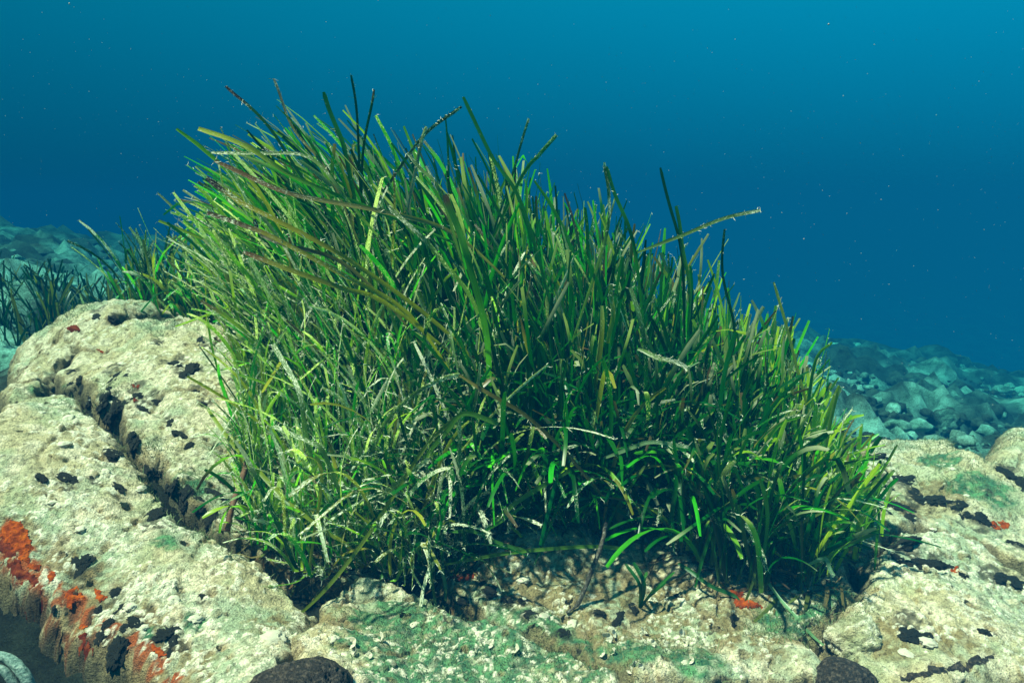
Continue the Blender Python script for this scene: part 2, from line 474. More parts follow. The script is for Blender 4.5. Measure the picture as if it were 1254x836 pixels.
def rock_color(P, w_white, w_pit, green, brown, rust=None, dark=None):
    n = fbm(P, 9, 4, 3)
    n2 = fbm(P, 42, 4, 9)
    n3 = fbm(P, 130, 3, 21)
    sand = np.array([0.62, 0.49, 0.29])
    grey = np.array([0.48, 0.49, 0.33])
    cream = np.array([0.85, 0.68, 0.48])
    c = sand[None] * (1 - ss(.4, .6, n))[:, None] + grey[None] * ss(.4, .6, n)[:, None]
    t = ss(.44, .66, n2)[:, None]
    c = c * (1 - t) + cream[None] * t
    t = ss(.55, .64, n3)[:, None] * 0.5                  # darker pitted turf between the crusts
    c = c * (1 - t) + np.array([0.20, 0.17, 0.09])[None] * t
    g = fbm(P, 16, 4, 77)
    t = (ss(.52, .66, g) * 0.4)[:, None]
    c = c * (1 - t) + np.array([0.34, 0.42, 0.24])[None] * t
    b = (brown * ss(.3, .55, n2 * .5 + n3 * .5))[:, None]
    c = c * (1 - b * .8) + np.array([0.24, 0.15, 0.05])[None] * b * .8
    gg = (green * ss(.25, .52, n3 * .6 + .4 * n2))[:, None]
    gv = ss(.35, .65, fbm(P, 70, 3, 33))[:, None]
    c = c * (1 - gg * .95) + (np.array([0.03, 0.12, 0.06])[None] * (1 - gv) + np.array([0.09, 0.24, 0.10])[None] * gv) * (0.6 + n3[:, None]) * gg * .95
    if rust is not None:
        r_ = (rust * ss(.32, .48, n3 * .6 + n2 * .4))[:, None] * .92
        c = c * (1 - r_) + np.array([0.36, 0.065, 0.010])[None] * (0.5 + n3[:, None]) * r_
        d_ = (dark * ss(.36, .58, n3 * .5 + n2 * .5))[:, None] * .85
        c = c * (1 - d_) + np.array([0.045, 0.04, 0.022])[None] * (0.5 + n3[:, None]) * d_
    w = w_white[:, None]
    c = c * (1 - w) + np.array([0.92, 0.80, 0.62])[None] * w
    p = w_pit[:, None]
    c = c * (1 - p) + np.array([0.035, 0.035, 0.022])[None] * p
    return c

# ------------------------------------------------------------------ reef blocks
def poly_sd(X, Y, poly):
    """signed distance, positive inside"""
    P = np.stack([X.ravel(), Y.ravel()], 1)
    n = len(poly)
    d = np.full(len(P), 1e9)
    ins = np.zeros(len(P), bool)
    for i in range(n):
        a, b = poly[i], poly[(i + 1) % n]
        ab = b - a
        t = np.clip(((P - a) @ ab) / (ab @ ab + 1e-12), 0, 1)
        d = np.minimum(d, np.hypot(*(P - a - t[:, None] * ab).T))
        c = (a[1] > P[:, 1]) != (b[1] > P[:, 1])
        xi = (b[0] - a[0]) * (P[:, 1] - a[1]) / (b[1] - a[1] + 1e-15) + a[0]
        ins ^= c & (P[:, 0] < xi)
    return np.where(ins, d, -d).reshape(X.shape)

TOPS = []      # (fx, fy -> z) samplers, so that small things rest on the finished surface
def block(name, label, poly, res=0.0022, lift=0.0, edge=0.035, drop=0.065, rough=1.0, bumps=1500, seed=1, tilt=(0, 0), pits=200, dome=0.0, lump=1.0, dark=0.0, grow_by=0.012, soft=False):
    poly = np.array(poly)[:, :2]
    x0, y0 = poly.min(0) - 0.02
    x1, y1 = poly.max(0) + 0.02
    xs, ys = np.arange(x0, x1, res), np.arange(y0, y1, res)
    X, Y = np.meshgrid(xs, ys)
    H = height(X.ravel(), Y.ravel()).reshape(X.shape)
    P3 = np.stack([X.ravel(), Y.ravel(), H.ravel() * .9 + seed * 3.7], 1)
    sd = poly_sd(X, Y, poly)
    wob = (fbm(P3, 14, 4, seed) - .5).reshape(X.shape) * 0.060 + grow_by + (fbm(P3, 60, 3, seed + 5) - .5).reshape(X.shape) * 0.014
    sd = sd + wob
    big = (fbm(P3, 5.5, 2, seed + 11) - .5).reshape(X.shape)
    mid = (fbm(P3, 17, 4, seed + 12, .55) - .5).reshape(X.shape)
    fine = (fbm(P3, 75, 4, seed + 13, .6) - .5).reshape(X.shape)
    rid = (1 - np.abs(2 * noise(P3 * np.array([[1, .6, 1]]), 12, seed + 31) - 1)).reshape(X.shape)
    Z = H + lift + big * 0.05 * lump + mid * 0.028 * rough + fine * 0.010 * rough - ss(.93, 1, rid) * 0.006 * rough
    cx, cy = poly.mean(0)
    Z += tilt[0] * (X - cx) + tilt[1] * (Y - cy)
    Z += dome * ss(0, .15, sd)
    e = np.clip(sd / edge, 0, 1)
    Z -= drop * ((1 - e) ** 1.7 if soft else 1 - np.sqrt(np.clip(1 - (1 - e) ** 2, 0, 1)))
    rg = np.random.default_rng(seed * 91)
    Mw, Mp = np.zeros_like(Z), np.zeros_like(Z)
    area = (x1 - x0) * (y1 - y0)
    pts = rg.random((bumps, 2)) * [x1 - x0, y1 - y0] + [x0, y0]
    keep = noise(np.c_[pts, np.full(len(pts), 5.)], 13, seed + 2) > .46
    pts = pts[keep]
    r = 0.0012 + 0.0040 * rg.random(len(pts)) ** 2.8
    splat(X, Y, pts, r, r * .45, res, x0, y0, Z, Mw, 1.0)
    pw = []
    for (wx, wy, wr) in WHITE:
        if x0 - wr < wx < x1 + wr and y0 - wr < wy < y1 + wr:
            k = int(20000 * wr * wr * 3.14)
            pw.append(rg.normal(size=(k, 2)) * wr * .55 + [wx, wy])
    if pw:
        pw = np.concatenate(pw)
        r = 0.0014 + 0.0050 * rg.random(len(pw)) ** 2.6
        splat(X, Y, pw, r, r * .5, res, x0, y0, Z, Mw, 1.0)
    pp = rg.random((pits, 2)) * [x1 - x0, y1 - y0] + [x0, y0]
    r = 0.002 + 0.005 * rg.random(len(pp)) ** 2.0
    splat(X, Y, pp, r, -r * 1.6, res, x0, y0, Z, Mp, 1.0)
    P = np.stack([X.ravel(), Y.ravel(), Z.ravel()], 1)
    gy, gx = np.gradient(Z, res)
    g = np.hypot(gx, gy)
    steep = ss(.7, 2.0, g).ravel()
    push = (fbm(P, 38, 4, seed + 71, .6) - .5) * .022 * steep      # knobbles that stand out sideways where the rock is steep
    P[:, 0] -= push * (gx / (g + 1e-6)).ravel()
    P[:, 1] -= push * (gy / (g + 1e-6)).ravel()
    Q = np.stack([X.ravel(), Y.ravel(), Z.ravel() * .7], 1)
    wmask = Mw.ravel() * (hash3(np.floor(P[:, 0] * 90).astype(np.int64), np.floor(P[:, 1] * 90).astype(np.int64), np.zeros(len(P), np.int64), 4) > .42)
    wmask = wmask * (1 - steep * .95)
    c = rock_color(Q, wmask * .9, Mp.ravel() * (1 - steep), stain(Q, GREEN, 51), stain(Q, BROWN, 52), stain(Q, RUST, 53), stain(Q, DARKSPOT, 54))
    P9 = np.stack([X.ravel(), Y.ravel(), Z.ravel() * 1.0], 1)
    st = (steep * .75 * (1 - .9 * stain(Q, RUST, 53)))[:, None]
    c = c * (1 - st) + np.array([0.36, 0.25, 0.12])[None] * (.35 + 1.3 * fbm(P9, 45, 4, 19)[:, None]) * st
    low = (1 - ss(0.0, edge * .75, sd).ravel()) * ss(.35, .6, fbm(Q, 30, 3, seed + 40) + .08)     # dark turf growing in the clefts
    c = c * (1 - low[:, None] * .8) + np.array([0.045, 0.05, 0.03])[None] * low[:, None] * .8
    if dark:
        c = c * (1 - dark) + (np.array([0.05, 0.055, 0.034])[None] * (.3 + 1.4 * fbm(Q, 60, 3, 8)[:, None])) * dark  # pulls the block to near black, putting shade into its colour
    ok = (sd > -0.004)
    fo = ok[:-1, :-1] & ok[1:, :-1] & ok[:-1, 1:] & ok[1:, 1:]
    idx = np.arange(X.size).reshape(X.shape)
    F = np.stack([idx[:-1, :-1][fo], idx[:-1, 1:][fo], idx[1:, 1:][fo], idx[1:, :-1][fo]], 1)
    used = np.unique(F)
    remap = np.full(X.size, -1)
    remap[used] = np.arange(len(used))
    org = np.array([cx, cy, float(height(cx, cy)[0]) - .05])
    me = mesh_from(name, P[used] - org, remap[F])
    attr_color(me, 'tint', c[used])
    TOPS.append((x0, y0, res, np.where(ok, Z, -9)))
    return link(name, me, M_ROCK, loc=org, label=label, category='rock')

def top(x, y):
    z = float(height(x, y)[0]) - .12
    for x0, y0, res, Z in TOPS:
        i, j = int(round((x - x0) / res)), int(round((y - y0) / res))
        if 0 <= j < Z.shape[0] and 0 <= i < Z.shape[1]:
            z = max(z, float(Z[j, i]))
    return z

def surf(px, py, far=3.0):
    """finished rock surface under a pixel's sight line"""
    d = ray(px, py)
    for yy in np.arange(0.5, far, 0.004):
        p = EYE + d * (yy / d[1])
        if p[2] < top(p[0], p[1]):
            return np.array([p[0], p[1], top(p[0], p[1])])
    return hit(px, py)

def pxpoly(pts):
    return [hit(*p) if len(p) == 2 else np.array(p) for p in pts]

block('reef_boulder', 'big cream boulder with orange sponge down its dark flank, beside the wide black cleft',
      pxpoly([(-160, 520), (-20, 505), (45, 482), (80, 480), (110, 505), (140, 545), (180, 590), (222, 640), (262, 662), (320, 695), (360, 722), (398, 745), (350, 800), (335, 850), (262, 885), (195, 846), (140, 802), (90, 758), (46, 714), (6, 676), (-70, 632), (-170, 590)]),
      res=.0021, seed=1, bumps=16000, pits=200, edge=.024, drop=.06, grow_by=.013, rough=.8)
block('reef_slab', 'long mottled slab between the black cleft and the seagrass, with a grassy notch',
      pxpoly([(70, 455), (100, 418), (150, 398), (200, 393), (262, 398)]) + [np.array([-.50, 1.62, 0]), np.array([-.2, 1.5, 0]), np.array([-.12, 1.15, 0])]
      + pxpoly([(430, 705), (345, 690), (290, 655), (262, 630), (225, 590), (180, 545), (140, 505), (100, 470)]),
      res=.0024, seed=2, bumps=11000, pits=260, edge=.020, drop=.05, grow_by=.010, rough=.9)
block('reef_boulder', 'round topped pale boulder farthest along the slope, below the dark seagrass',
      pxpoly([(8, 480), (20, 430), (60, 388)]) + [np.array([-.98, 1.82, 0]), np.array([-.80, 1.84, 0])] + pxpoly([(135, 396), (92, 415), (62, 450), (34, 480)]),
      res=.0026, seed=3, bumps=5000, pits=260, edge=.035, dome=.01, rough=1.5, grow_by=.02)
block('reef_boulder', 'green stained mound with pale shells at the bottom centre',
      pxpoly([(345, 850), (352, 800), (402, 742), (430, 716), (480, 718), (545, 748), (620, 772), (690, 800), (760, 838)]) + [np.array([.14, .64, 0]), np.array([.1, .5, 0]), np.array([-.2, .5, 0])],
      res=.0021, seed=4, bumps=5000, pits=160, lift=.018, edge=.03, grow_by=.002, drop=.08)
block('reef_ledge', 'tan pitted ledge directly under the seagrass clump',
      pxpoly([(548, 735), (540, 690)]) + [np.array([-.05, 1.2, 0]), np.array([.5, 1.3, 0])] + pxpoly([(1045, 690), (1040, 745), (1005, 775), (1010, 850), (775, 850), (700, 792), (630, 762)]),
      res=.0021, seed=5, bumps=7000, pits=400, lift=.004, edge=.025, grow_by=.002, drop=.08)
block('reef_boulder', 'smooth sunlit cream boulder at the bottom right of the seagrass',
      pxpoly([(1015, 850), (1012, 775), (1050, 742), (1052, 690), (1085, 655), (1130, 648), (1190, 668), (1260, 705), (1330, 740), (1400, 850)]),
      res=.0021, seed=6, bumps=4500, pits=90, lift=.012, edge=.04, rough=.75)
block('reef_slab', 'grey green slab with black sponge patches above the sunlit cream boulder',
      pxpoly([(1035, 640), (1050, 590), (1060, 552), (1100, 533), (1160, 543), (1210, 568), (1270, 590), (1400, 600), (1420, 700), (1270, 695), (1190, 655), (1130, 638), (1085, 645), (1055, 680)]),
      res=.0024, seed=7, bumps=3000, pits=120, edge=.03)
block('reef_boulder', 'small fuzzy boulder poking in at the right edge behind the grey green slab',
      pxpoly([(1204, 562), (1222, 538), (1254, 524), (1330, 518), (1380, 590), (1270, 585)]),
      res=.003, seed=8, bumps=900, pits=80, edge=.05, lift=-.012, dome=.008, rough=1.3)

# ------------------------------------------------------------------ sea floor: one sheet out to where the water hides it
def sea_floor():
    NT, NR = 560, 440
    # finer in the sector the reef faces
    u = np.linspace(0, 1, NT, endpoint=False)
    th = 2 * math.pi * (u - .165 * np.sin(2 * math.pi * u) * 1.0)       # dense near 0 (straight ahead)
    rr = 0.25 * (45 / 0.25) ** np.linspace(0, 1, NR)
    T, R = np.meshgrid(th, rr)
    X, Y = R * np.sin(T), R * np.cos(T)
    x, y = X.ravel(), Y.ravel()
    Hh = height(x, y)
    P = np.stack([x, y, Hh * 0], 1)
    far = ss(1.8, 3.0, np.hypot(x, y)) 
    W3 = P + (np.stack([fbm(P, 2.0, 3, 81), fbm(P, 2.0, 3, 82), P[:, 2]], 1) - .5) * .35
    b1, b2, b3 = (np.abs(2 * noise(W3, f_, s_) - 1) for f_, s_ in ((3.6, 83), (8.0, 84), (17.0, 85)))
    d1 = (1 - np.abs(2 * fbm(P, 1.0, 3, 61) - 1))
    d2 = (fbm(P, 2.4, 5, 62, .55) - .5)
    d3 = (fbm(P, 9, 5, 63, .68) - .5)
    Z = Hh - 0.045 * (1 - far) + far * (d2 * .16 + ss(.75, .98, d1) * .05 + d3 * .12 + b1 * .13 + b2 * .09 + b3 * .05 - .10) + (1 - far) * (d3 * .03)
    right = ss(-.5, 1.5, x) * far
    step = fbm(P * np.array([[1, 1.7, 1]]), 1.7, 3, 66)
    Z += right * (ss(.42, .58, step) * .12 - .05)
    Z += (1 - far) * (fbm(P, 40, 3, 64) - .5) * .02
    P[:, 2] = Z
    n = fbm(P, 4, 4, 71)
    n2 = fbm(P, 22, 4, 72)
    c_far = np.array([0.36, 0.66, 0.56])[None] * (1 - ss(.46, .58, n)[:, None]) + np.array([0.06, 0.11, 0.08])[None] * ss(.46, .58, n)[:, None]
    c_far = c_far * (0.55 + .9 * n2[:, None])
    c_near = np.array([0.018, 0.024, 0.015])[None] * (0.4 + 1.4 * n2[:, None])
    hollow = np.maximum(1 - ss(.02, .22, b1), np.maximum((1 - ss(.02, .20, b2)) * .9, (1 - ss(.0, .2, b3)) * .6))[:, None]       # darker colour in the gaps between the stones
    c_far = c_far * (1 - hollow * .85) + np.array([0.02, 0.045, 0.035])[None] * hollow * .85
    far_fade = ss(3.2, 8.5, np.hypot(x, y) + (fbm(P, .8, 3, 86) - .5) * 3)[:, None]            # colour darkens with distance, a painted fade of the bed into the water
    c_far = c_far * (1 - far_fade * .85) + np.array([0.012, 0.035, 0.03])[None] * far_fade * .85
    f = ss(1.5, 2.4, np.hypot(x, y))[:, None]
    c = c_near * (1 - f) + c_far * f
    idx = np.arange(NT * NR).reshape(NR, NT)
    nx = np.roll(idx, -1, axis=1)
    F = np.stack([idx[:-1], nx[:-1], nx[1:], idx[1:]], -1).reshape(-1, 4)[:, ::-1]
    # centre cap
    V = np.vstack([P, [[0, 0, float(height(0, 0)[0]) - .11]]])
    c = np.vstack([c, c[:1]])
    me = mesh_from('sea_floor', V, F)
    attr_color(me, 'tint', c)
    link('sea_floor', me, M_FLOOR, kind='structure')
    import bmesh
    # close the small hole under the camera
    bm = bmesh.new(); bm.from_mesh(me); bm.verts.ensure_lookup_table()
    cv = bm.verts[NT * NR]
    for k in range(NT):
        bm.faces.new((bm.verts[k], cv, bm.verts[(k + 1) % NT]))
    bm.to_mesh(me); bm.free()
sea_floor()

# ------------------------------------------------------------------ leaves
def ribbon(path, wdir, width, prof, fold=0.12):
    """three vertices across: a shallow V; returns V, F, across, along"""
    path = np.asarray(path)
    n = len(path)
    T = np.gradient(path, axis=0)
    T /= np.linalg.norm(T, axis=1)[:, None] + 1e-9
    Wd = wdir - (wdir * T).sum(1)[:, None] * T
    Wd /= np.linalg.norm(Wd, axis=1)[:, None] + 1e-9
    N = np.cross(T, Wd)
    w = (width * .5 * prof)[:, None]
    V = np.stack([path - Wd * w, path + N * w * fold * 2, path + Wd * w], 1).reshape(-1, 3)
    seg = np.r_[0, np.cumsum(np.linalg.norm(np.diff(path, axis=0), axis=1))]
    along = np.repeat(seg, 3)
    across = np.stack([-w[:, 0], 0 * w[:, 0], w[:, 0]], 1).ravel()
    b = np.arange(n - 1)[:, None] * 3
    F = np.concatenate([b + np.array([[0, 1, 4, 3]]), b + np.array([[1, 2, 5, 4]])]).reshape(-1, 4)
    return V, F, across, along

DARK = [(0.003, 0.065, 0.003), (0.007, 0.110, 0.004), (0.003, 0.080, 0.007)]  # deepest greens; also carry the painted shade of the clump's core
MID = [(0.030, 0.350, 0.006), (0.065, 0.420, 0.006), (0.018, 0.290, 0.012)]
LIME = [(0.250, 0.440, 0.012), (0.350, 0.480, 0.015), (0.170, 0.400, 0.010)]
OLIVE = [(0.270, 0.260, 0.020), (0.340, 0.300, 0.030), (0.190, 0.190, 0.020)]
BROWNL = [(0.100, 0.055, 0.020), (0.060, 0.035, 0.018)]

class Leaf:
    __slots__ = ('V', 'F', 'col', 'uv', 'label', 'vis', 'path', 'width', 'crust', 'hero')

def make_leaf(path, width, color, crust=0.3, tipcol=None, tiplen=0.0, wdir0=None, twist=0.0, rg=RNG, basepale=0.0, blunt=None, label=None, hero=False):
    path = np.asarray(path, float)
    n = len(path)
    s = np.linspace(0, 1, n)
    T0 = path[1] - path[0]
    if wdir0 is None:
        a = rg.uniform(0, math.pi)
        wdir0 = np.array([math.cos(a), math.sin(a), 0.0])
    side = np.array([-wdir0[1], wdir0[0], wdir0[2] * .3])
    ang = twist * s
    wd = np.cos(ang)[:, None] * wdir0[None] + np.sin(ang)[:, None] * side[None]
    blunt = rg.random() < .7 if blunt is None else blunt
    prof = 0.62 + 0.38 * ss(0, .25, s)
    if blunt:
        prof[-1] *= .55 + .3 * rg.random()
    else:
        prof = prof * np.sqrt(np.clip((1.02 - s) / .06, 0, 1))
    V, F, ac, al = ribbon(path, wd, width, prof)
    sv = np.repeat(s, 3)
    c = np.array(color)[None] * np.ones((len(V), 1))
    if basepale > 0:
        t = (basepale * (1 - ss(0, .25, sv)))[:, None]
        c = c * (1 - t) + np.array([0.16, 0.17, 0.06])[None] * t
    if tipcol is not None:
        t = ss(1 - tiplen * 1.3, 1 - tiplen * .5, sv)[:, None]
        c = c * (1 - t) + np.array(tipcol)[None] * t
    cr = np.clip(crust * (.55 + .75 * sv), 0, 1)
    L = Leaf()
    L.V, L.F, L.col = V, F, c
    off = rg.random(2) * 40
    L.uv = np.stack([ac + off[0], al + off[1], cr], 1)
    L.label, L.vis, L.path, L.width, L.crust, L.hero = label, 0, path, width, crust, hero
    return L

def grow(root, d0, length, lean, bend, droop, n=13, wig=.02, rg=RNG, curl=1.3):
    s = np.linspace(0, 1, n)
    ph = rg.random(3) * 6.28
    D = d0[None] + lean[None] * (bend * s[:, None] ** curl)
    D[:, 2] -= droop * s ** 2.2
    D[:, 0] += wig * 6 * np.sin(s * 5 + ph[0]) * s
    D[:, 1] += wig * 6 * np.sin(s * 4 + ph[1]) * s
    if rg.random() < .09 and length > .12:      # a blade that has buckled and hangs over
        a, sf = rg.random() * 6.28, rg.uniform(.45, .85)
        t = ss(sf - .05, sf + .08, s)[:, None]
        D = D * (1 - t) + np.array([[math.cos(a) * 1.0 + lean[0], math.sin(a) * .8 - .3, -rg.uniform(.1, 1.3)]]) * t
    D /= np.linalg.norm(D, axis=1)[:, None]
    step = length / (n - 1)
    P = root + np.vstack([[0, 0, 0], np.cumsum((D[:-1] + D[1:]) * .5 * step, axis=0)])
    return P

def smooth_path(pts, n=18):
    """Catmull-Rom through given points"""
    pts = [np.asarray(p, float) for p in pts]
    pts = [2 * pts[0] - pts[1]] + pts + [2 * pts[-1] - pts[-2]]
    out = []
    segs = len(pts) - 3
    per = max(2, n // segs)
    for i in range(segs):
        a, b, c, d = pts[i:i + 4]
        for t in np.arange(per) / per:
            out.append(.5 * (2 * b + (c - a) * t + (2 * a - 5 * b + 4 * c - d) * t * t + (3 * b - a - 3 * c + d) * t ** 3))
    out.append(pts[-2])
    return np.array(out)

def join(leaves, name, org):
    V = np.concatenate([l.V for l in leaves]) - org
    off = np.cumsum([0] + [len(l.V) for l in leaves[:-1]])
    F = np.concatenate([l.F + o for l, o in zip(leaves, off)])
    me = mesh_from(name, V, F)
    attr_color(me, 'leaf_color', np.concatenate([l.col for l in leaves]))
    attr_color(me, 'leaf_uv', np.concatenate([l.uv for l in leaves]))
    me.materials.append(M_LEAF)
    return me

def choose_color(kind, rg):
    tab = {'d': DARK, 'm': MID, 'l': LIME, 'o': OLIVE, 'b': BROWNL}[kind]
    c = np.array(tab[rg.integers(len(tab))])
    return c * rg.uniform(.75, 1.3)

# footprint of the big clump on the reef
FRONT_PX = [(300, 628), (312, 660), (335, 690), (365, 706), (430, 712), (500, 722), (545, 722), (570, 690), (596, 664), (700, 656), (800, 664),
            (860, 698), (905, 728), (960, 738), (1005, 735), (1040, 700), (1062, 655)]
FRONT = [hit(*p)[:2] for p in FRONT_PX]
LEFT = [hit(*p)[:2] for p in [(298, 596), (296, 556), (298, 515), (302, 475), (308, 435)]]
FOOT = np.array(LEFT[::-1] + FRONT + [np.array(p) for p in [(.60, 1.25), (.58, 1.42), (.46, 1.62), (.2, 1.78), (-.1, 1.85), (-.36, 1.82), (-.48, 1.66)]])

def env(x):          # how high above its root the stand reaches, by place across it
    return np.interp(x, [-.85, -.6, -.45, -.30, -.15, 0., .10, .2, .3, .4, .5, .6, .7], [.24, .31, .42, .52, .59, .60, .57, .53, .48, .43, .37, .30, .25])

SIL = np.array([(236, 640), (240, 560), (243, 470), (238, 400), (200, 330), (196, 270), (240, 215), (240, 160), (300, 150), (340, 132), (400, 150), (440, 130), (480, 165),
                (560, 168), (600, 180), (660, 205), (700, 232), (745, 238), (800, 265), (860, 292), (890, 332), (925, 372), (962, 372), (1010, 432), (1030, 490), (1052, 540),
                (1074, 590), (1080, 660), (1045, 745), (960, 765), (420, 745), (290, 700)], float)
def sil_sd(x, y):
    a, b = SIL, np.roll(SIL, -1, axis=0)
    ab = b - a
    px, py = x[:, None], y[:, None]
    t = np.clip(((px - a[:, 0]) * ab[:, 0] + (py - a[:, 1]) * ab[:, 1]) / (ab ** 2).sum(1), 0, 1)
    d = np.hypot(px - a[:, 0] - t * ab[:, 0], py - a[:, 1] - t * ab[:, 1]).min(1)
    c = ((a[:, 1] > py) != (b[:, 1] > py)) & (px < ab[:, 0] * (py - a[:, 1]) / (ab[:, 1] + 1e-9) + a[:, 0])
    return np.where(c.sum(1) % 2 == 1, d, -d)
def to_px(P):
    r = P - EYE
    f = r[:, 1] * math.cos(PITCH) - r[:, 2] * math.sin(PITCH)
    u = r[:, 1] * math.sin(PITCH) + r[:, 2] * math.cos(PITCH)
    return 627 + FPX * r[:, 0] / f, 418 - FPX * u / f

def leafset():
    rg = np.random.default_rng(11)
    out = []
    x0, y0 = FOOT.min(0); x1, y1 = FOOT.max(0)
    N = 5200
    Q = rg.random((N * 3, 2)) * [x1 - x0, y1 - y0] + [x0, y0]
    sd = poly_sd(Q[:, 0], Q[:, 1], FOOT)
    # shoots: leaves come in bundles of about six
    ok = sd > 0
    Q, sd = Q[ok], sd[ok]
    fe = np.array(FRONT)
    nshoot = 980
    prefer = rg.random(len(Q)) < (.35 + .65 * np.exp(-sd / .18))
    Q, sd = Q[prefer][:nshoot], sd[prefer][:nshoot]
    for (x, y), s in zip(Q, sd):
        z = top(x, y)
        if z < height(x, y)[0] - .06:
            z = float(height(x, y)[0]) - .02
        fd = float(np.min(np.hypot(fe[:, 0] - x, fe[:, 1] - y)))
        k = rg.integers(5, 9)
        fac = .60 + .40 * float(ss(.0, .32, fd))
        leftness = float(ss(-.05, -.40, x)) if x < -.05 else 0.0
        leftness = float(np.clip((-x - .05) / .40, 0, 1))
        rightness = float(np.clip((x - .22) / .35, 0, 1))
        midfront = float(np.exp(-((x - .12) / .22) ** 2)) * float(1 - ss(.1, .3, fd))
        lowleft = float(x < -.06) * float(fd < .24 + .1 * rg.random())
        if lowleft:
            k = rg.integers(5, 10)
        shoot_dir = rg.normal(size=2) * .10
        shoot_lean = rg.normal(size=2) * .24
        for j in range(k):
            L = float(env(x)) * fac * rg.choice([rg.uniform(.45, .75), rg.uniform(.72, .93), rg.uniform(.85, 1.18)], p=[.36, .46, .18])
            nearfront = 1 - float(ss(0, .16, fd))
            lx = -.95 * leftness * (1 - .5 * float(ss(-.30, -.48, x) if False else np.clip((-x - .30) / .18, 0, 1))) * (0.12 + .88 * float(ss(.1, .35, fd))) + .30 * rightness - .10 + .30 * float(np.exp(-((x - .02) / .12) ** 2)) * 0
            ly = -.35 * nearfront - .05
            lean = np.array([lx, ly, 0]) + np.r_[rg.normal(size=2) * .17 + shoot_lean, 0]
            d0 = np.array([lean[0] * .10 + shoot_dir[0], lean[1] * .25 + shoot_dir[1], 1.0]) + np.r_[rg.normal(size=2) * .10, 0]
            droop = max(0, rg.normal(.12, .22)) * (1 + .8 * nearfront)
            if midfront > .2 and rg.random() < midfront * .55:
                # fallen and arching leaves that lie over the front of the stand
                a = rg.uniform(-1, 1)
                lean = np.array([1.3 * a + .5 * (x > .2), -.9 * rg.random(), 0])
                droop = rg.uniform(.6, 1.7)
                L *= .95
            if rightness > .3 and fd < .2 and rg.random() < .20:
                lean = np.array([rg.uniform(.5, 1.5), -rg.uniform(0, .6), 0])
                droop = rg.uniform(.2, 1.0)
            root = np.array([x, y, z - .01]) + np.r_[rg.normal(size=2) * .010, 0]
            stream = float(np.clip((-x + .10) / .35, 0, 1)) * float(ss(.08, .3, fd)) * (1 - float(np.clip((-x - .33) / .12, 0, 1)) * .7)
            bend = rg.uniform(.5, 1.1) + stream * rg.uniform(.1, 1.1)
            L *= 1 + .28 * stream
            if stream > .3:
                lean = lean + np.array([-.5 * stream, 0, 0])
            if lowleft:
                L *= rg.uniform(.38, 1.05)
                lean = lean * .6 + np.array([rg.normal() * .42, rg.normal() * .3 - .1, 0])
                bend, stream = rg.uniform(.6, 1.8), 0.0
                droop *= rg.uniform(.8, 3.0)
            slack = rg.uniform(-55, 16) if rg.random() < .8 else rg.uniform(-10, 42)
            for attempt in range(7):
                P = grow(root, d0, L, lean, bend, droop, n=15, wig=.026, rg=rg, curl=1.3 + .8 * stream)
                qx, qy = to_px(P[5:])
                if sil_sd(qx, qy).min() > -slack:
                    break
                L *= .92
                lean = lean * .80
                d0 = d0 * np.array([.8, .8, 1])
            # never pass through the rock below
            P[:, 2] = np.maximum(P[:, 2], height(P[:, 0], P[:, 1]) + .012)
            # colour by place: limes on outside edges; inner shade put in as dark greens
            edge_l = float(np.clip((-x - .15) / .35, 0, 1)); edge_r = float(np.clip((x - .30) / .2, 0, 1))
            pl = .08 + .46 * edge_l + .58 * edge_r  # right-edge limes raised: brightness put into colour where the sun misses
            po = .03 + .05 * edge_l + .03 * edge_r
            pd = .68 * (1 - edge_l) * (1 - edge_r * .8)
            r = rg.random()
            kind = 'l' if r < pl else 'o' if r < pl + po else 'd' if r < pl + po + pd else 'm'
            crust = np.clip(rg.normal(.21 - .12 * midfront + .60 * edge_l * (1.25 - fac), .22), 0, 1)
            tip = rg.random()
            tc, tl = (None, 0)
            if tip < .10:
                tc, tl = np.array([0.16, 0.10, 0.04]) * rg.uniform(.4, 1.2), rg.uniform(.04, .16)
            elif tip < .40:
                tc, tl = np.array([0.35, 0.36, 0.22]), rg.uniform(.05, .2)
            width = rg.uniform(.0046, .0080)
            if edge_r > .3 and fd < .25:
                width = rg.uniform(.0042, .0070)
            if lowleft > .5:
                width = rg.uniform(.0038, .0064)
                kind = rg.choice(list('llmod'), p=[.20, .18, .24, .12, .26])
                crust = np.clip(rg.normal(.62, .22), 0, 1)
            # mid-front blades turned dark green: the core's shade is put into their colour
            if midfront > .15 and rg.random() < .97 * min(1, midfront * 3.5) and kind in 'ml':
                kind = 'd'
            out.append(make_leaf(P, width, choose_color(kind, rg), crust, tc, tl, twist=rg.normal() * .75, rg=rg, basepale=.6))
    for _ in range(330):
        t = rg.random()
        px = 560 + 330 * t
        q = hit(px, np.interp(px, [p[0] for p in FRONT_PX[6:14]], [p[1] for p in FRONT_PX[6:14]]))
        root = np.array([q[0] + rg.normal() * .01, q[1] + .01 + abs(rg.normal()) * .05, 0])
        root[2] = float(height(root[0], root[1])[0]) - .01
        L = rg.uniform(.12, .34)
        a = rg.normal() * 1.2 + (.9 if px > 720 else -.5)
        d0 = np.array([a * .25, -.15, 1.0])
        P = grow(root, d0, L, np.array([a, -rg.uniform(.35, 1.1), 0]), rg.uniform(.8, 1.4), rg.uniform(1.2, 2.7), n=16, wig=.02, rg=rg, curl=1.0)
        P[:, 2] = np.maximum(P[:, 2], height(P[:, 0], P[:, 1]) + .014)
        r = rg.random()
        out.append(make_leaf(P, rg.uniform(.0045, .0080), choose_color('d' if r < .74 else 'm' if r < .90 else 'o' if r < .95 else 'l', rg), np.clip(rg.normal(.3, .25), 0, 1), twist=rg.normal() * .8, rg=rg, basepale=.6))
    return out
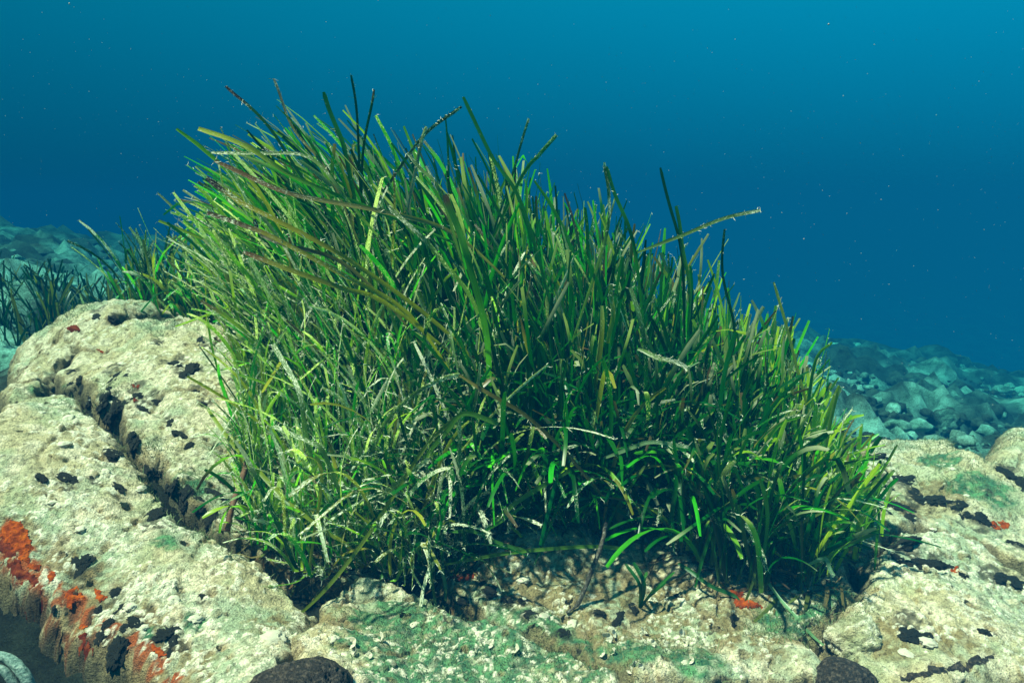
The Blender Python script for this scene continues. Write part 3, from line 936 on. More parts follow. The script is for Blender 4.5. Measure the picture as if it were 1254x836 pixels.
LEAVES = leafset()

# the blades one can single out, each drawn where it grows
def hero(pts, width, color, crust, tipcol=None, tiplen=0, label=None, twist=.2, wd=None, blunt=None, basepale=0.0):
    path = smooth_path([at(*p) for p in pts], 22)
    path += (np.sin(np.linspace(0, 9, len(path)) + pts[0][0])[:, None]) * np.array([[.0012, 0, .0012]])
    w = np.array([1.0, 0.15, 0.25]) if wd is None else np.array(wd, float)
    T = path[-1] - path[0]
    T /= np.linalg.norm(T)
    if wd is None:     # face the open side: across is perpendicular to the blade in an upright plane
        w = np.cross(T, np.array([.25, -1.0, .25]))
        w /= np.linalg.norm(w)
    L = make_leaf(path, width * .56, color, crust * .82, tipcol, tiplen, wdir0=w, twist=twist, blunt=blunt, basepale=basepale, label=label, hero=True)
    LEAVES.append(L)

G1, G2, G3 = (0.020, 0.150, 0.010), (0.06, 0.22, 0.012), (0.008, 0.075, 0.01)
OL, YE, WH, TA = (0.27, 0.24, 0.015), (0.30, 0.34, 0.03), (0.13, 0.22, 0.06), (0.24, 0.20, 0.06)
BK, BR = (0.02, 0.013, 0.01), (0.16, 0.08, 0.03)
# crusty yellow and tan blades streaming over the crest
hero([(620, 480, 1.25), (540, 400, 1.12), (430, 322, 1.02), (340, 270, 1.00), (290, 243, 1.0), (252, 218, 1.0)], .0115, OL, .62, BK, .16, 'yellow-brown blade with a black crusted tip, upper of the crusty pair')
hero([(560, 470, 1.2), (500, 385, 1.06), (420, 335, 1.0), (340, 293, .98), (300, 278, .98), (254, 260, .98)], .0115, OL, .72, (.09, .05, .02), .34, 'yellow-brown blade with a speckled brown end')
hero([(560, 440, 1.2), (470, 370, 1.05), (420, 352, 1.0), (350, 330, .98), (298, 308, .98)], .0120, (.22, .21, .02), .6, BR, .14, 'olive blade lowest of the crusty ones')
hero([(640, 360, 1.3), (560, 290, 1.15), (480, 262, 1.08), (400, 245, 1.05), (340, 232, 1.03), (262, 198, 1.03)], .0115, TA, .6, BR, .3)
hero([(560, 300, 1.25), (440, 250, 1.12), (360, 215, 1.08), (300, 180, 1.06), (243, 157, 1.06)], .0120, G2, .45, YE, .5, 'bright green blade ending in a yellow point')
hero([(500, 330, 1.25), (430, 250, 1.1), (380, 195, 1.1), (320, 187, 1.1), (258, 187, 1.1)], .0085, WH, .9)
hero([(520, 420, 1.2), (430, 330, 1.05), (350, 300, 1.0), (320, 285, 1.0), (310, 270, 1.0)], .010, (.10, .09, .05), .55, BK, .3)
hero([(430, 300, 1.2), (370, 215, 1.2), (335, 165, 1.2), (305, 130, 1.2), (277, 105, 1.2)], .0085, G3, .5, BK, .25)
hero([(440, 300, 1.2), (400, 210, 1.2), (362, 160, 1.2), (345, 125, 1.2), (335, 97, 1.2)], .007, TA, .7, (.3, .2, .13), .4)
hero([(445, 320, 1.3), (440, 220, 1.3), (438, 140, 1.3), (429, 93, 1.3)], .0075, G3, .5)
hero([(440, 330, 1.25), (445, 190, 1.25), (458, 110, 1.25)], .0075, G3, .45, BR, .1)
hero([(450, 320, 1.2), (425, 200, 1.2), (410, 150, 1.2), (396, 113, 1.2)], .0125, G1, .3)
hero([(680, 400, 1.2), (640, 250, 1.2), (600, 190, 1.2), (568, 118, 1.2)], .0115, G1, .15, label='tall smooth green blade standing clear of the crest', blunt=True)
hero([(430, 300, 1.3), (480, 220, 1.3), (520, 165, 1.3), (566, 130, 1.3)], .0095, (.05, .10, .03), .75, BK, .15)
hero([(600, 480, 1.2), (585, 380, 1.08), (540, 320, 1.02), (510, 283, 1.0), (476, 252, 1.0)], .0115, WH, .9, label='whitish encrusted blade bending over the crest')
hero([(600, 520, 1.2), (598, 420, 1.04), (575, 330, 1.0), (560, 275, 1.0), (545, 238, 1.0)], .0170, G2, .35, BR, .1, 'broad green blade with brown rotted edge')
hero([(570, 330, 1.15), (540, 240, 1.1), (515, 205, 1.1), (498, 188, 1.1)], .0095, WH, .75)
hero([(500, 260, 1.2), (510, 200, 1.2), (522, 155, 1.2)], .010, (.3, .25, .18), .8)
hero([(600, 300, 1.3), (640, 215, 1.3), (660, 190, 1.3), (682, 165, 1.3)], .0115, G2, .75)
hero([(600, 300, 1.35), (625, 220, 1.35), (648, 145, 1.35)], .008, (.04, .13, .05), .7)
hero([(700, 420, 1.2), (740, 300, 1.15), (745, 240, 1.15), (741, 198, 1.15)], .010, WH, .85)
hero([(790, 400, 1.2), (775, 300, 1.15), (755, 240, 1.15), (742, 205, 1.15)], .0115, G1, .4)
hero([(840, 420, 1.2), (835, 320, 1.2), (822, 255, 1.2), (808, 206, 1.2)], .0105, G3, .3, label='dark narrow blade rising above the right part of the crest')
hero([(780, 310, 1.2), (830, 290, 1.15), (880, 270, 1.12), (932, 257, 1.12)], .0095, WH, .75, label='pale blade pointing sideways over open water')
hero([(830, 470, 1.2), (845, 360, 1.2), (835, 300, 1.2), (828, 252, 1.2)], .0125, G2, .4)
hero([(870, 480, 1.15), (900, 420, 1.15), (885, 340, 1.15), (888, 280, 1.15)], .009, G3, .5)
hero([(1000, 560, 1.12), (985, 480, 1.12), (970, 430, 1.12), (948, 345, 1.12)], .0105, YE, .5)
hero([(960, 600, 1.08), (985, 510, 1.08), (1000, 440, 1.08), (1018, 420, 1.08)], .0105, (.09, .24, .015), .4)
hero([(1000, 620, 1.05), (1010, 560, 1.05), (1020, 500, 1.05), (1026, 478, 1.05)], .0135, YE, .15, label='broad yellow-green blade upright at the right flank')
hero([(900, 610, 1.02), (950, 575, 1.0), (985, 550, .98), (1015, 530, .98)], .0185, (.015, .12, .008), .05, label='wide smooth dark green blade pointing up to the right')
hero([(860, 570, 1.02), (900, 583, .98), (950, 585, .97), (990, 583, .97)], .0100, (.12, .13, .015), .35, label='olive blade lying level across the right flank')
# over the dark front
hero([(440, 600, 1.05), (465, 528, 1.0), (500, 488, .98), (535, 467, .98), (563, 458, .98)], .0105, WH, .95, label='white encrusted blade arching to a bend')
hero([(563, 458, .98), (600, 482, .97), (650, 515, .98), (700, 560, 1.0), (740, 610, 1.02)], .0095, (.13, .11, .02), .45, label='yellow and brown blade hanging from the bend of the white blade')
hero([(560, 462, .985), (555, 420, 1.0), (540, 370, 1.05)], .006, WH, .8)
hero([(562, 590, .98), (562, 550, .98), (564, 500, .98)], .0105, WH, .9, blunt=True)
hero([(352, 765, .86), (395, 725, .88), (440, 670, .92), (480, 610, .95), (520, 548, .97), (556, 512, .98)], .0095, (.17, .21, .02), .25, label='long yellow-green blade fallen out across the rock')
hero([(520, 560, .97), (545, 530, .97), (570, 505, .97), (610, 520, .98)], .0125, (.07, .18, .015), .3)
hero([(470, 605, .98), (500, 580, .97), (525, 562, .97)], .012, WH, 1.0)
hero([(255, 500, 1.12), (285, 545, 1.06), (320, 580, 1.0), (360, 620, .96), (410, 660, .95)][::-1], .0110, (.20, .24, .02), .4)
hero([(335, 420, 1.05), (365, 480, 1.0), (375, 530, 1.0), (385, 580, 1.02)][::-1], .0125, WH, .85)
hero([(335, 520, .98), (375, 540, .97), (400, 560, .97), (430, 640, 1.0)][::-1], .0110, WH, .85)
hero([(745, 420, 1.05), (750, 385, 1.05), (748, 348, 1.05)], .0135, YE, .75, label='short wide yellow speckled blade end in the upper middle')
hero([(740, 560, 1.02), (770, 550, 1.0), (800, 540, .98), (842, 548, .97)], .010, (.20, .32, .16), .7)
hero([(640, 620, 1.0), (610, 640, .97), (590, 652, .95)][::-1], .008, G2, .5)
hero([(590, 655, .96), (620, 625, .98), (655, 600, .99), (700, 575, 1.0)][::-1], .0125, (.10, .22, .03), .6)
hero([(545, 690, .97), (620, 678, .96), (720, 668, .95), (760, 672, .96)], .0095, (.09, .20, .02), .3)
hero([(550, 650, .98), (575, 650, .97), (600, 660, .96), (650, 675, .96)], .009, (.05, .16, .02), .4)
hero([(540, 655, .98), (543, 700, .965), (546, 735, .95)][::-1], .0085, (.20, .27, .08), .6)
hero([(530, 700, .96), (533, 660, .98), (540, 640, 1.)], .010, WH, .6)
hero([(935, 700, .96), (960, 740, .92), (985, 765, .89), (1008, 790, .87)][::-1], .008, (.16, .30, .14), .4, label='thin pale blade trailing onto the rock at the right foot')
hero([(925, 600, 1.0), (930, 640, .96), (912, 668, .95)], .0115, WH, .95)
hero([(910, 745, .93), (925, 700, .95), (935, 660, .97)], .0085, (.10, .15, .02), .2)
hero([(850, 720, .95), (868, 660, .97), (880, 610, 1.0)], .010, G1, .3)
hero([(830, 690, .98), (860, 710, .95), (890, 725, .94), (905, 735, .93)][::-1], .0095, (.02, .10, .02), .3)
hero([(780, 428, 1.0), (810, 438, .98), (842, 450, .98)], .011, WH, 1.0)
hero([(1070, 700, .98), (1076, 640, 1.0), (1068, 600, 1.02)], .0095, G2, .2)
hero([(990, 700, .96), (1030, 672, .96), (1075, 650, .97)], .011, (.05, .2, .02), .3)
hero([(990, 690, .94), (1010, 685, .93), (1022, 705, .92)], .010, (.16, .3, .16), .6)
hero([(960, 650, .96), (1020, 620, .98), (1070, 590, 1.0), (1098, 545, 1.02)], .0085, (.14, .22, .03), .3)

# which blades can be seen from the front: cast sight lines, rank by visible length x width
allV = np.concatenate([l.V for l in LEAVES])
offs = np.cumsum([0] + [len(l.V) for l in LEAVES[:-1]])
allF = np.concatenate([l.F + o for l, o in zip(LEAVES, offs)])
bvh = BVHTree.FromPolygons(allV.tolist(), allF.tolist(), epsilon=0.0)
eye = Vector(EYE.tolist())
for l in LEAVES:
    vis = 0
    for p in l.path[2::2]:
        d = Vector(p.tolist()) - eye
        dist = d.length
        h = bvh.ray_cast(eye, d.normalized(), dist - .004)
        if h[0] is None:
            vis += 1
    seg = np.linalg.norm(l.path[-1] - l.path[0]) / len(l.path[2::2])
    l.vis = vis * seg * l.width + (1 if l.hero else 0)
LEAVES.sort(key=lambda l: -l.vis)
CL_ORG = np.array([0.05, 1.25, 0.03])
clump = link('seagrass_clump', None, loc=CL_ORG, label='large dense bright green seagrass clump filling the middle of the reef', category='seagrass')
for i, l in enumerate(LEAVES[:299]):
    org = l.path[0]
    me = join([l], 'leaf', org)
    o = link('leaf', me, None, clump, org - CL_ORG)
    if l.label:
        o['label'] = l.label
rest = join(LEAVES[299:], 'leaf_mass', CL_ORG)
link('leaf_mass', rest, None, clump, (0, 0, 0), kind='stuff')

# pale fuzz of hydroids and filaments along the old blades
def fuzz(leaves, n, name, parent, org, rg, mat=M_FUZZ, lmin=.002, lmax=.007):
    w = np.array([max(l.crust - .25, 0.02) for l in leaves])
    pick = rg.choice(len(leaves), n, p=w / w.sum())
    V, F = [], []
    for k in pick:
        l = leaves[k]
        m = len(l.path)
        i = min(m - 1, int(m * rg.random() ** .55))
        side = rg.choice([0, 2])
        p = l.V[i * 3 + side]
        j = min(i + 1, m - 1)
        if j != i:
            p = p + (l.V[j * 3 + side] - p) * rg.random()
        c = l.V[i * 3 + 1]
        d = (p - c)
        d = d / (np.linalg.norm(d) + 1e-9) + rg.normal(size=3) * .7
        d /= np.linalg.norm(d)
        L = rg.uniform(lmin, lmax)
        e = np.cross(d, rg.normal(size=3))
        e = e / (np.linalg.norm(e) + 1e-9) * .00035
        b = len(V)
        q = p + d * L * .6
        r = q + (d + rg.normal(size=3) * .6) * L * .4
        V += [p - e, p + e, q + e, q - e, r + e * .4, r - e * .4]
        F += [(b, b + 1, b + 2, b + 3), (b + 3, b + 2, b + 4, b + 5)]
    me = mesh_from(name, np.array(V) - org, np.array(F))
    return link(name, me, mat, parent, (0, 0, 0), kind='stuff')
fuzz(LEAVES[:3000], 26000, 'fuzz', clump, CL_ORG, np.random.default_rng(5))

def litter():
    rg = np.random.default_rng(17)
    V, F, C, U = [], [], [], []
    ls = []
    fr = np.array([hit(*p) for p in FRONT_PX[1:-1]])
    for i in range(520):
        k = rg.integers(0, len(fr) - 1)
        q = fr[k] + (fr[k + 1] - fr[k]) * rg.random()
        x, y = q[0] + rg.normal() * .012, q[1] + abs(rg.normal()) * .045 + .004
        z = top(x, y)
        a = rg.random() * 6.28
        L = rg.uniform(.015, .07)
        d = np.array([math.cos(a), math.sin(a), rg.uniform(-.05, .7)])
        n = 6
        t = np.linspace(0, 1, n)[:, None]
        P = np.array([x, y, z + .002]) + d * L * t + np.array([rg.normal() * .3, rg.normal() * .3, -.5]) * L * t ** 2
        P[:, 2] = np.maximum(P[:, 2], np.array([top(u, v) for u, v in P[:, :2]]) + .001)
        col = np.array([[.16, .085, .035], [.08, .05, .03], [.24, .17, .07], [.10, .12, .03]][rg.integers(4)]) * rg.uniform(.5, 1.2)
        ls.append(make_leaf(P, rg.uniform(.002, .006), col, rg.uniform(0, .5), rg=rg, twist=rg.normal()))
    link('leaf_litter', join(ls, 'leaf_litter', CL_ORG), None, clump, (0, 0, 0), kind='stuff')
litter()

def tube(pts, radii, sides=9, seed=0, rough=.15):
    pts = np.asarray(pts, float)
    n = len(pts)
    T = np.gradient(pts, axis=0)
    T /= np.linalg.norm(T, axis=1)[:, None]
    up = np.array([0.13, .95, .21])
    A = np.cross(T, up); A /= np.linalg.norm(A, axis=1)[:, None]
    B = np.cross(T, A)
    a = np.linspace(0, 2 * math.pi, sides, endpoint=False)
    rg = np.random.default_rng(seed)
    R = np.asarray(radii)[:, None] * (1 + rough * rg.normal(size=(n, sides)))
    V = (pts[:, None] + A[:, None] * (np.cos(a)[None, :, None] * R[..., None]) + B[:, None] * (np.sin(a)[None, :, None] * R[..., None])).reshape(-1, 3)
    i = np.arange(n - 1)[:, None] * sides
    j = np.arange(sides)[None]
    k = (j + 1) % sides
    F = np.stack([i + j, i + k, i + sides + k, i + sides + j], -1).reshape(-1, 4)
    V = np.vstack([V, pts[:1], pts[-1:]])
    cap = [(len(V) - 2, int(q), int(p), len(V) - 2) for p, q in zip(j[0], k[0])]
    cap2 = [(len(V) - 1, int(p) + (n - 1) * sides, int(q) + (n - 1) * sides, len(V) - 1) for p, q in zip(j[0], k[0])]
    T3 = [tuple(f) for f in F]
    return V, T3, [c[:3] for c in cap] + [c[:3] for c in cap2]

def tube_mesh(name, pts, radii, org, sides=9, seed=0, rough=.15):
    V, Q, T = tube(pts, radii, sides, seed, rough)
    me = bpy.data.meshes.new(name)
    me.from_pydata([tuple(v) for v in (V - org)], [], [tuple(int(a) for a in f) for f in Q] + [tuple(int(a) for a in f) for f in T])
    me.polygons.foreach_set('use_smooth', np.ones(len(me.polygons), dtype=bool))
    me.update()
    return me

p = smooth_path([at(742, 640, .97), at(738, 662, .95), at(722, 705, .93), at(708, 738, .915), at(694, 750, .905)], 24)
link('stem', tube_mesh('stem', p, np.interp(np.linspace(0, 1, len(p)), [0, .5, .75, .85, 1], [.0026, .0034, .0028, .0013, .002]), CL_ORG, 10, 3, .14), M_STEM, clump, (0, 0, 0), label='grey-brown dead stem hanging down onto the ledge')
p = smooth_path([at(303, 565, 1.05), at(295, 590, 1.03), at(283, 625, 1.0), at(278, 650, .985)], 16)
link('rhizome', tube_mesh('rhizome', p, np.full(len(p), .0045), CL_ORG, 8, 4, .12), M_RHIZOME, clump, (0, 0, 0), label='reddish brown bare rhizome at the left foot')

# ------------------------------------------------------------------ other seagrass
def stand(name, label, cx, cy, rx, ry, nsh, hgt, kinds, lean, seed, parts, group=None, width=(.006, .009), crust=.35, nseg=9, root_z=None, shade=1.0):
    rg = np.random.default_rng(seed)
    ls = []
    for _ in range(nsh):
        a, r = rg.random() * 6.28, math.sqrt(rg.random())
        x, y = cx + rx * r * math.cos(a), cy + ry * r * math.sin(a)
        z = max(top(x, y), float(height(x, y)[0]) - .06) if root_z is None else root_z
        for _k in range(rg.integers(4, 8)):
            d0 = np.array([*(rg.normal(size=2) * .22 + np.array(lean) * .3), 1.0])
            L = hgt * rg.uniform(.45, 1.12)
            P = grow(np.array([x, y, z - .01]), d0, L, np.r_[np.array(lean) + rg.normal(size=2) * .45, 0], rg.uniform(.4, 1), max(0, rg.normal(.25, .3)), nseg, .02, rg)
            ls.append(make_leaf(P, rg.uniform(*width), choose_color(rg.choice(list(kinds)), rg) * shade, np.clip(rg.normal(crust, .2), 0, 1), twist=rg.normal(), rg=rg, basepale=.3))  # shade scales the leaf colour down, dimming stands that the sun reaches
    org = np.array([cx, cy, float(height(cx, cy)[0])])
    if parts:
        o = link(name, None, loc=org, label=label, category='seagrass')
        ls.sort(key=lambda l: float(l.path[0][1]))
        for l in ls[:parts]:
            link('leaf', join([l], 'leaf', l.path[0]), None, o, l.path[0] - org)
        if len(ls) > parts:
            link('leaf_mass', join(ls[parts:], 'leaf_mass', org), None, o, (0, 0, 0), kind='stuff')
    else:
        o = link(name, join(ls, name, org), None, loc=org, label=label, category='seagrass')
    if group:
        o['group'] = group
    return o, ls, org

o, ls, org = stand('seagrass_tuft', 'ragged grey green seagrass tuft on the crest of the long mottled slab',
      -.72, 1.86, .25, .18, 185, .25, 'mddo', (-.15, -.15), 31, 290, crust=.5, width=(.005, .0075), shade=.95)
fuzz(ls, 1500, 'fuzz', o, org, np.random.default_rng(6))
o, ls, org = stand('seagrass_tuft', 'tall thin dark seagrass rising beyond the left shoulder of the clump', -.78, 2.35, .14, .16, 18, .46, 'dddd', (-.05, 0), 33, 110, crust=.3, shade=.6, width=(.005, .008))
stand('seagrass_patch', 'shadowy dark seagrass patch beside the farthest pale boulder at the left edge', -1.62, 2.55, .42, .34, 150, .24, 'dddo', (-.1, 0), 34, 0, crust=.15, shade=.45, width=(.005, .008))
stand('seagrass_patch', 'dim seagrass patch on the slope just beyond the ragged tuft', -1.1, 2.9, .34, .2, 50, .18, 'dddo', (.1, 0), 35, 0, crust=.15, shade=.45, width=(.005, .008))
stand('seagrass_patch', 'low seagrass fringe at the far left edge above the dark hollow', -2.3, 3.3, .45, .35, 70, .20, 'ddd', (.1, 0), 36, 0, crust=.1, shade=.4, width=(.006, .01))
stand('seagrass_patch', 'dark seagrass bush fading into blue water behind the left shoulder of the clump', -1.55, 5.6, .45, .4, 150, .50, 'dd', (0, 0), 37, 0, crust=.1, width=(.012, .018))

# single shoot on the ledge
pt = surf(783, 748)
sh = link('seagrass_shoot', None, loc=pt, label='small lone seagrass shoot rooted on the tan ledge below the clump', category='seagrass')
for tip, w in (((766, 690), .008), ((776, 688), .010), ((792, 700), .007), ((815, 712), .009), ((826, 700), .006)):
    y = pt[1]
    path = smooth_path([pt + [0, 0, -.004], (pt + at(tip[0], tip[1], y)) / 2 + [(.008 if tip[0] < 790 else -.004), -.01, .006], at(tip[0], tip[1], y + .01)], 10)
    l = make_leaf(path, w * .62, G3 if w > .0075 else (.03, .13, .012), .35, wdir0=np.array([1., .2, 0]))
    link('leaf', join([l], 'leaf', pt), None, sh, (0, 0, 0))

# ------------------------------------------------------------------ things living on the rock
def ico(sub):
    import bmesh
    bm = bmesh.new()
    bmesh.ops.create_icosphere(bm, subdivisions=sub, radius=1)
    V = np.array([v.co[:] for v in bm.verts])
    F = np.array([[v.index for v in f.verts] for f in bm.faces])
    bm.free()
    return V, F
ICO = {k: ico(k) for k in (1, 2, 3, 4, 5, 6)}

def lump(sub, seed, amp=.35, freq=1.6, fine=.1, flat=.6):
    V, F = ICO[sub]
    V = V.copy()
    r = 1 + (fbm(V + seed, freq, 3, seed) - .5) * 2 * amp + (fbm(V + seed, freq * 5, 3, seed + 3) - .5) * 2 * fine
    V = V * r[:, None]
    V[:, 2] *= flat
    return V, F

# black sponge knobs: a few shapes, copied
knob_meshes = []
for i in range(6):
    V, F = lump(4, 40 + i, .62, 1.7, .42, .6)
    me = mesh_from('black_sponge', V * .5, F)
    me.materials.append(M_BLACK)
    knob_meshes.append(me)
ORD = ['first', 'second', 'third', 'fourth', 'fifth', 'sixth', 'seventh', 'eighth', 'ninth', 'tenth', 'eleventh', 'twelfth', 'thirteenth', 'fourteenth', 'fifteenth',
       'sixteenth', 'seventeenth', 'eighteenth', 'nineteenth', 'twentieth', 'twenty-first', 'twenty-second', 'twenty-third', 'twenty-fourth', 'twenty-fifth', 'twenty-sixth', 'twenty-seventh', 'twenty-eighth']
def shape_word(w, h):
    return ('tall narrow ' if h > w * 1.3 else 'wide flat ' if w > h * 1.5 else 'round ') if max(w, h) > 11 else 'tiny '
def order(pts):
    idx = sorted(range(len(pts)), key=lambda i: pts[i][0])
    return {i: ORD[r] for r, i in enumerate(idx)}
def face_size(px, p):
    return np.linalg.norm(p - EYE) / FPX * px
for kg, (lab, grp, pts) in enumerate(KNOBS):
    rg = np.random.default_rng(300 + kg)
    rank = order(pts)
    for k, (px, py, w, h) in enumerate(pts):
        p = surf(px, py)
        dist = np.linalg.norm(p - EYE)
        sx = w * dist / FPX * .92
        sy = h * dist / FPX * 1.7
        o = link('black_sponge', knob_meshes[(k + kg) % 6], loc=p + [0, 0, .0005], label=lab.replace('small ', shape_word(w, h)).replace('the long ', 'the ').replace('top of the sunlit cream', 'the sunlit').replace('big cream', 'cream') + ', ' + rank[k] + ' from its left', category='sponge', group=grp)
        e = .012
        nrm = Vector((-(top(p[0] + e, p[1]) - top(p[0] - e, p[1])) / (2 * e), -(top(p[0], p[1] + e) - top(p[0], p[1] - e)) / (2 * e), 1.0))
        nrm.x = max(-1.2, min(1.2, nrm.x)); nrm.y = max(-1.2, min(1.2, nrm.y))
        nrm.normalize()
        o.rotation_euler = (nrm.to_track_quat('Z', 'Y').to_matrix() @ __import__('mathutils').Matrix.Rotation(rg.uniform(-.6, .6), 3, 'Z')).to_euler()
        sy = h * dist / FPX * (1.35 - .4 * max(0, -nrm.y))
        o.scale = (sx, sy, min(sx, sy) * .8)
        o.location = (p - np.array(nrm) * min(sx, sy) * .10).tolist()

# two large pitted dark sponges at the bottom edge
def big_sponge(px, py, wx, wy, wz, label, seed):
    p = surf(px, py)
    V, F = ICO[6]
    V = V.copy()
    rg = np.random.default_rng(seed)
    r = 1 + (fbm(V + seed, 1.4, 3, seed) - .5) * .35 + (fbm(V + seed, 16, 3, seed + 1) - .5) * .07
    C = rg.normal(size=(700, 3)); C /= np.linalg.norm(C, axis=1)[:, None]
    R = rg.uniform(.022, .045, 700)
    for c, q in zip(C, R):
        d = np.linalg.norm(V - c, axis=1)
        r -= .10 * (1 - ss(.35, 1, d / q))
    V = V * r[:, None] * np.array([wx, wy, wz])
    return link('dark_sponge', mesh_from('dark_sponge', V, F), M_BROWNBLACK, loc=p + [0, 0, -wz * .15], label=label, category='sponge')
big_sponge(365, 850, .052, .045, .038, 'large domed brown-black pitted sponge at the bottom edge beside the green mound', 3)
big_sponge(1033, 840, .037, .034, .030, 'smaller dark pitted sponge cushion at the bottom edge between ledge and sunlit boulder', 8)

# encrusting patches that follow the rock
def crust(name, px_poly, mat, label, seed, thick=.003, cat='sponge', lacy=.35):
    poly = np.array([surf(*q)[:2] for q in px_poly])
    x0, y0 = poly.min(0) - .004
    x1, y1 = poly.max(0) + .004
    res = .0016
    X, Y = np.meshgrid(np.arange(x0, x1, res), np.arange(y0, y1, res))
    sd = poly_sd(X, Y, poly)
    P = np.stack([X.ravel(), Y.ravel(), np.full(X.size, seed * 1.3)], 1)
    sd = sd + (fbm(P, 110, 3, seed) - .5 - lacy * .12).reshape(X.shape) * .016
    Z = np.array([top(a, b) for a, b in zip(X.ravel(), Y.ravel())]).reshape(X.shape)
    Z = Z + thick * np.sqrt(np.clip(sd / .004, 0, 1)) + (fbm(P, 200, 2, seed + 4) - .5).reshape(X.shape) * .002 - .0006
    ok = sd > -.0005
    fo = ok[:-1, :-1] & ok[1:, :-1] & ok[:-1, 1:] & ok[1:, 1:]
    if not fo.any():
        return
    # keep the largest joined piece, so the patch is one body
    lab_ = np.zeros(fo.shape, int); best, bn, cur = 0, 0, 0
    for sj, si in np.argwhere(fo):
        if lab_[sj, si]:
            continue
        cur += 1; st = [(sj, si)]; lab_[sj, si] = cur; cnt = 0
        while st:
            a, b = st.pop(); cnt += 1
            for da, db in ((1, 0), (-1, 0), (0, 1), (0, -1)):
                u, v = a + da, b + db
                if 0 <= u < fo.shape[0] and 0 <= v < fo.shape[1] and fo[u, v] and not lab_[u, v]:
                    lab_[u, v] = cur; st.append((u, v))
        if cnt > bn:
            best, bn = cur, cnt
    fo = lab_ == best
    idx = np.arange(X.size).reshape(X.shape)
    F = np.stack([idx[:-1, :-1][fo], idx[:-1, 1:][fo], idx[1:, 1:][fo], idx[1:, :-1][fo]], 1)
    used = np.unique(F)
    rm = np.full(X.size, -1); rm[used] = np.arange(len(used))
    V = np.stack([X.ravel(), Y.ravel(), Z.ravel()], 1)[used]
    org = V.mean(0)
    link(name, mesh_from(name, V - org, rm[F]), mat, loc=org, label=label, category=cat)
crust('orange_sponge', [(0, 642), (24, 642), (36, 664), (38, 690), (50, 696), (46, 704), (36, 700), (20, 680), (0, 668)], M_ORANGE, 'orange-red encrusting sponge patch at the left edge, highest on the cream boulder\'s flank', 1, lacy=-.4)
crust('orange_sponge', [(58, 692), (70, 688), (68, 706), (66, 718), (58, 708)], M_ORANGE, 'small orange sponge fleck between the two larger orange patches of the flank', 2)
crust('orange_sponge', [(76, 728), (92, 726), (108, 730), (106, 740), (92, 740), (90, 756), (84, 744)], M_ORANGE, 'hooked orange sponge patch below the black knob on the cream boulder', 3)
crust('orange_sponge', [(86, 752), (98, 758), (112, 778), (106, 782), (96, 768)], M_ORANGE, 'thin orange sponge streak under the hooked patch', 4)
crust('orange_sponge', [(104, 710), (116, 716), (130, 732), (145, 752), (142, 758), (128, 744), (112, 724)], M_ORANGE, 'pale orange sponge line running diagonally beside the black knobs', 5)
crust('orange_sponge', [(172, 780), (186, 784), (204, 800), (224, 818), (218, 822), (200, 808), (180, 794)], M_ORANGE, 'faded orange sponge streak nearest the large domed sponge', 6)
crust('orange_sponge', [(164, 826), (176, 818), (184, 828), (176, 836), (166, 838)], M_ORANGE, 'small orange sponge dab at the bottom edge of the cream boulder', 7)
crust('red_sponge', [(0, 664), (14, 676), (32, 700), (50, 726), (66, 762), (58, 764), (40, 750), (22, 716), (0, 690)], M_RED, 'rust red sponge band along the shaded lower flank of the cream boulder', 8, cat='sponge', lacy=-.4)
crust('red_sponge', [(62, 762), (80, 770), (100, 790), (112, 806), (104, 806), (84, 788), (66, 772)], M_RED, 'narrow rust red streak continuing below the red band', 9, lacy=-.4)
crust('orange_sponge', [(880, 718), (898, 724), (912, 728), (914, 738), (938, 742), (930, 747), (906, 748), (896, 734)], M_ORANGE, 'bright orange sponge at the foot of the seagrass clump', 10, .005)
crust('red_sponge', [(552, 702), (566, 700), (584, 706), (580, 712), (556, 714)], M_RED, 'dark red sponge patch under the seagrass on the tan ledge', 11)
crust('red_sponge', [(78, 404), (96, 399), (100, 406), (84, 412)], M_RED, 'red sponge spot on the farthest pale boulder', 12)
crust('orange_sponge', [(117, 427), (127, 427), (126, 433), (118, 433)], M_ORANGE, 'tiny orange sponge spot near the top of the mottled slab', 13, lacy=0)
crust('red_sponge', [(158, 470), (166, 472), (173, 478), (170, 480), (160, 475)], M_RED, 'tiny red sponge dash on the mottled slab above the green knob', 14, lacy=0)
crust('red_sponge', [(163, 489), (173, 489), (172, 495), (164, 494)], M_RED, 'tiny red sponge spot beneath a black knob on the mottled slab', 15, lacy=0)
crust('orange_sponge', [(1214, 642), (1238, 640), (1236, 646), (1218, 650)], M_ORANGE, 'orange sponge fleck at the right edge on the grey green slab', 16, lacy=0)
crust('orange_sponge', [(1166, 694), (1174, 694), (1174, 700), (1166, 700)], M_ORANGE, 'tiny orange sponge dot at the end of the black knobs on the sunlit boulder', 17, lacy=0)
crust('brown_sponge', [(1100, 828), (1130, 822), (1170, 814), (1222, 796), (1226, 802), (1180, 822), (1130, 836), (1104, 838)], M_BROWNBLACK, 'dark brown sponge ridge along the crack at the bottom right', 18)

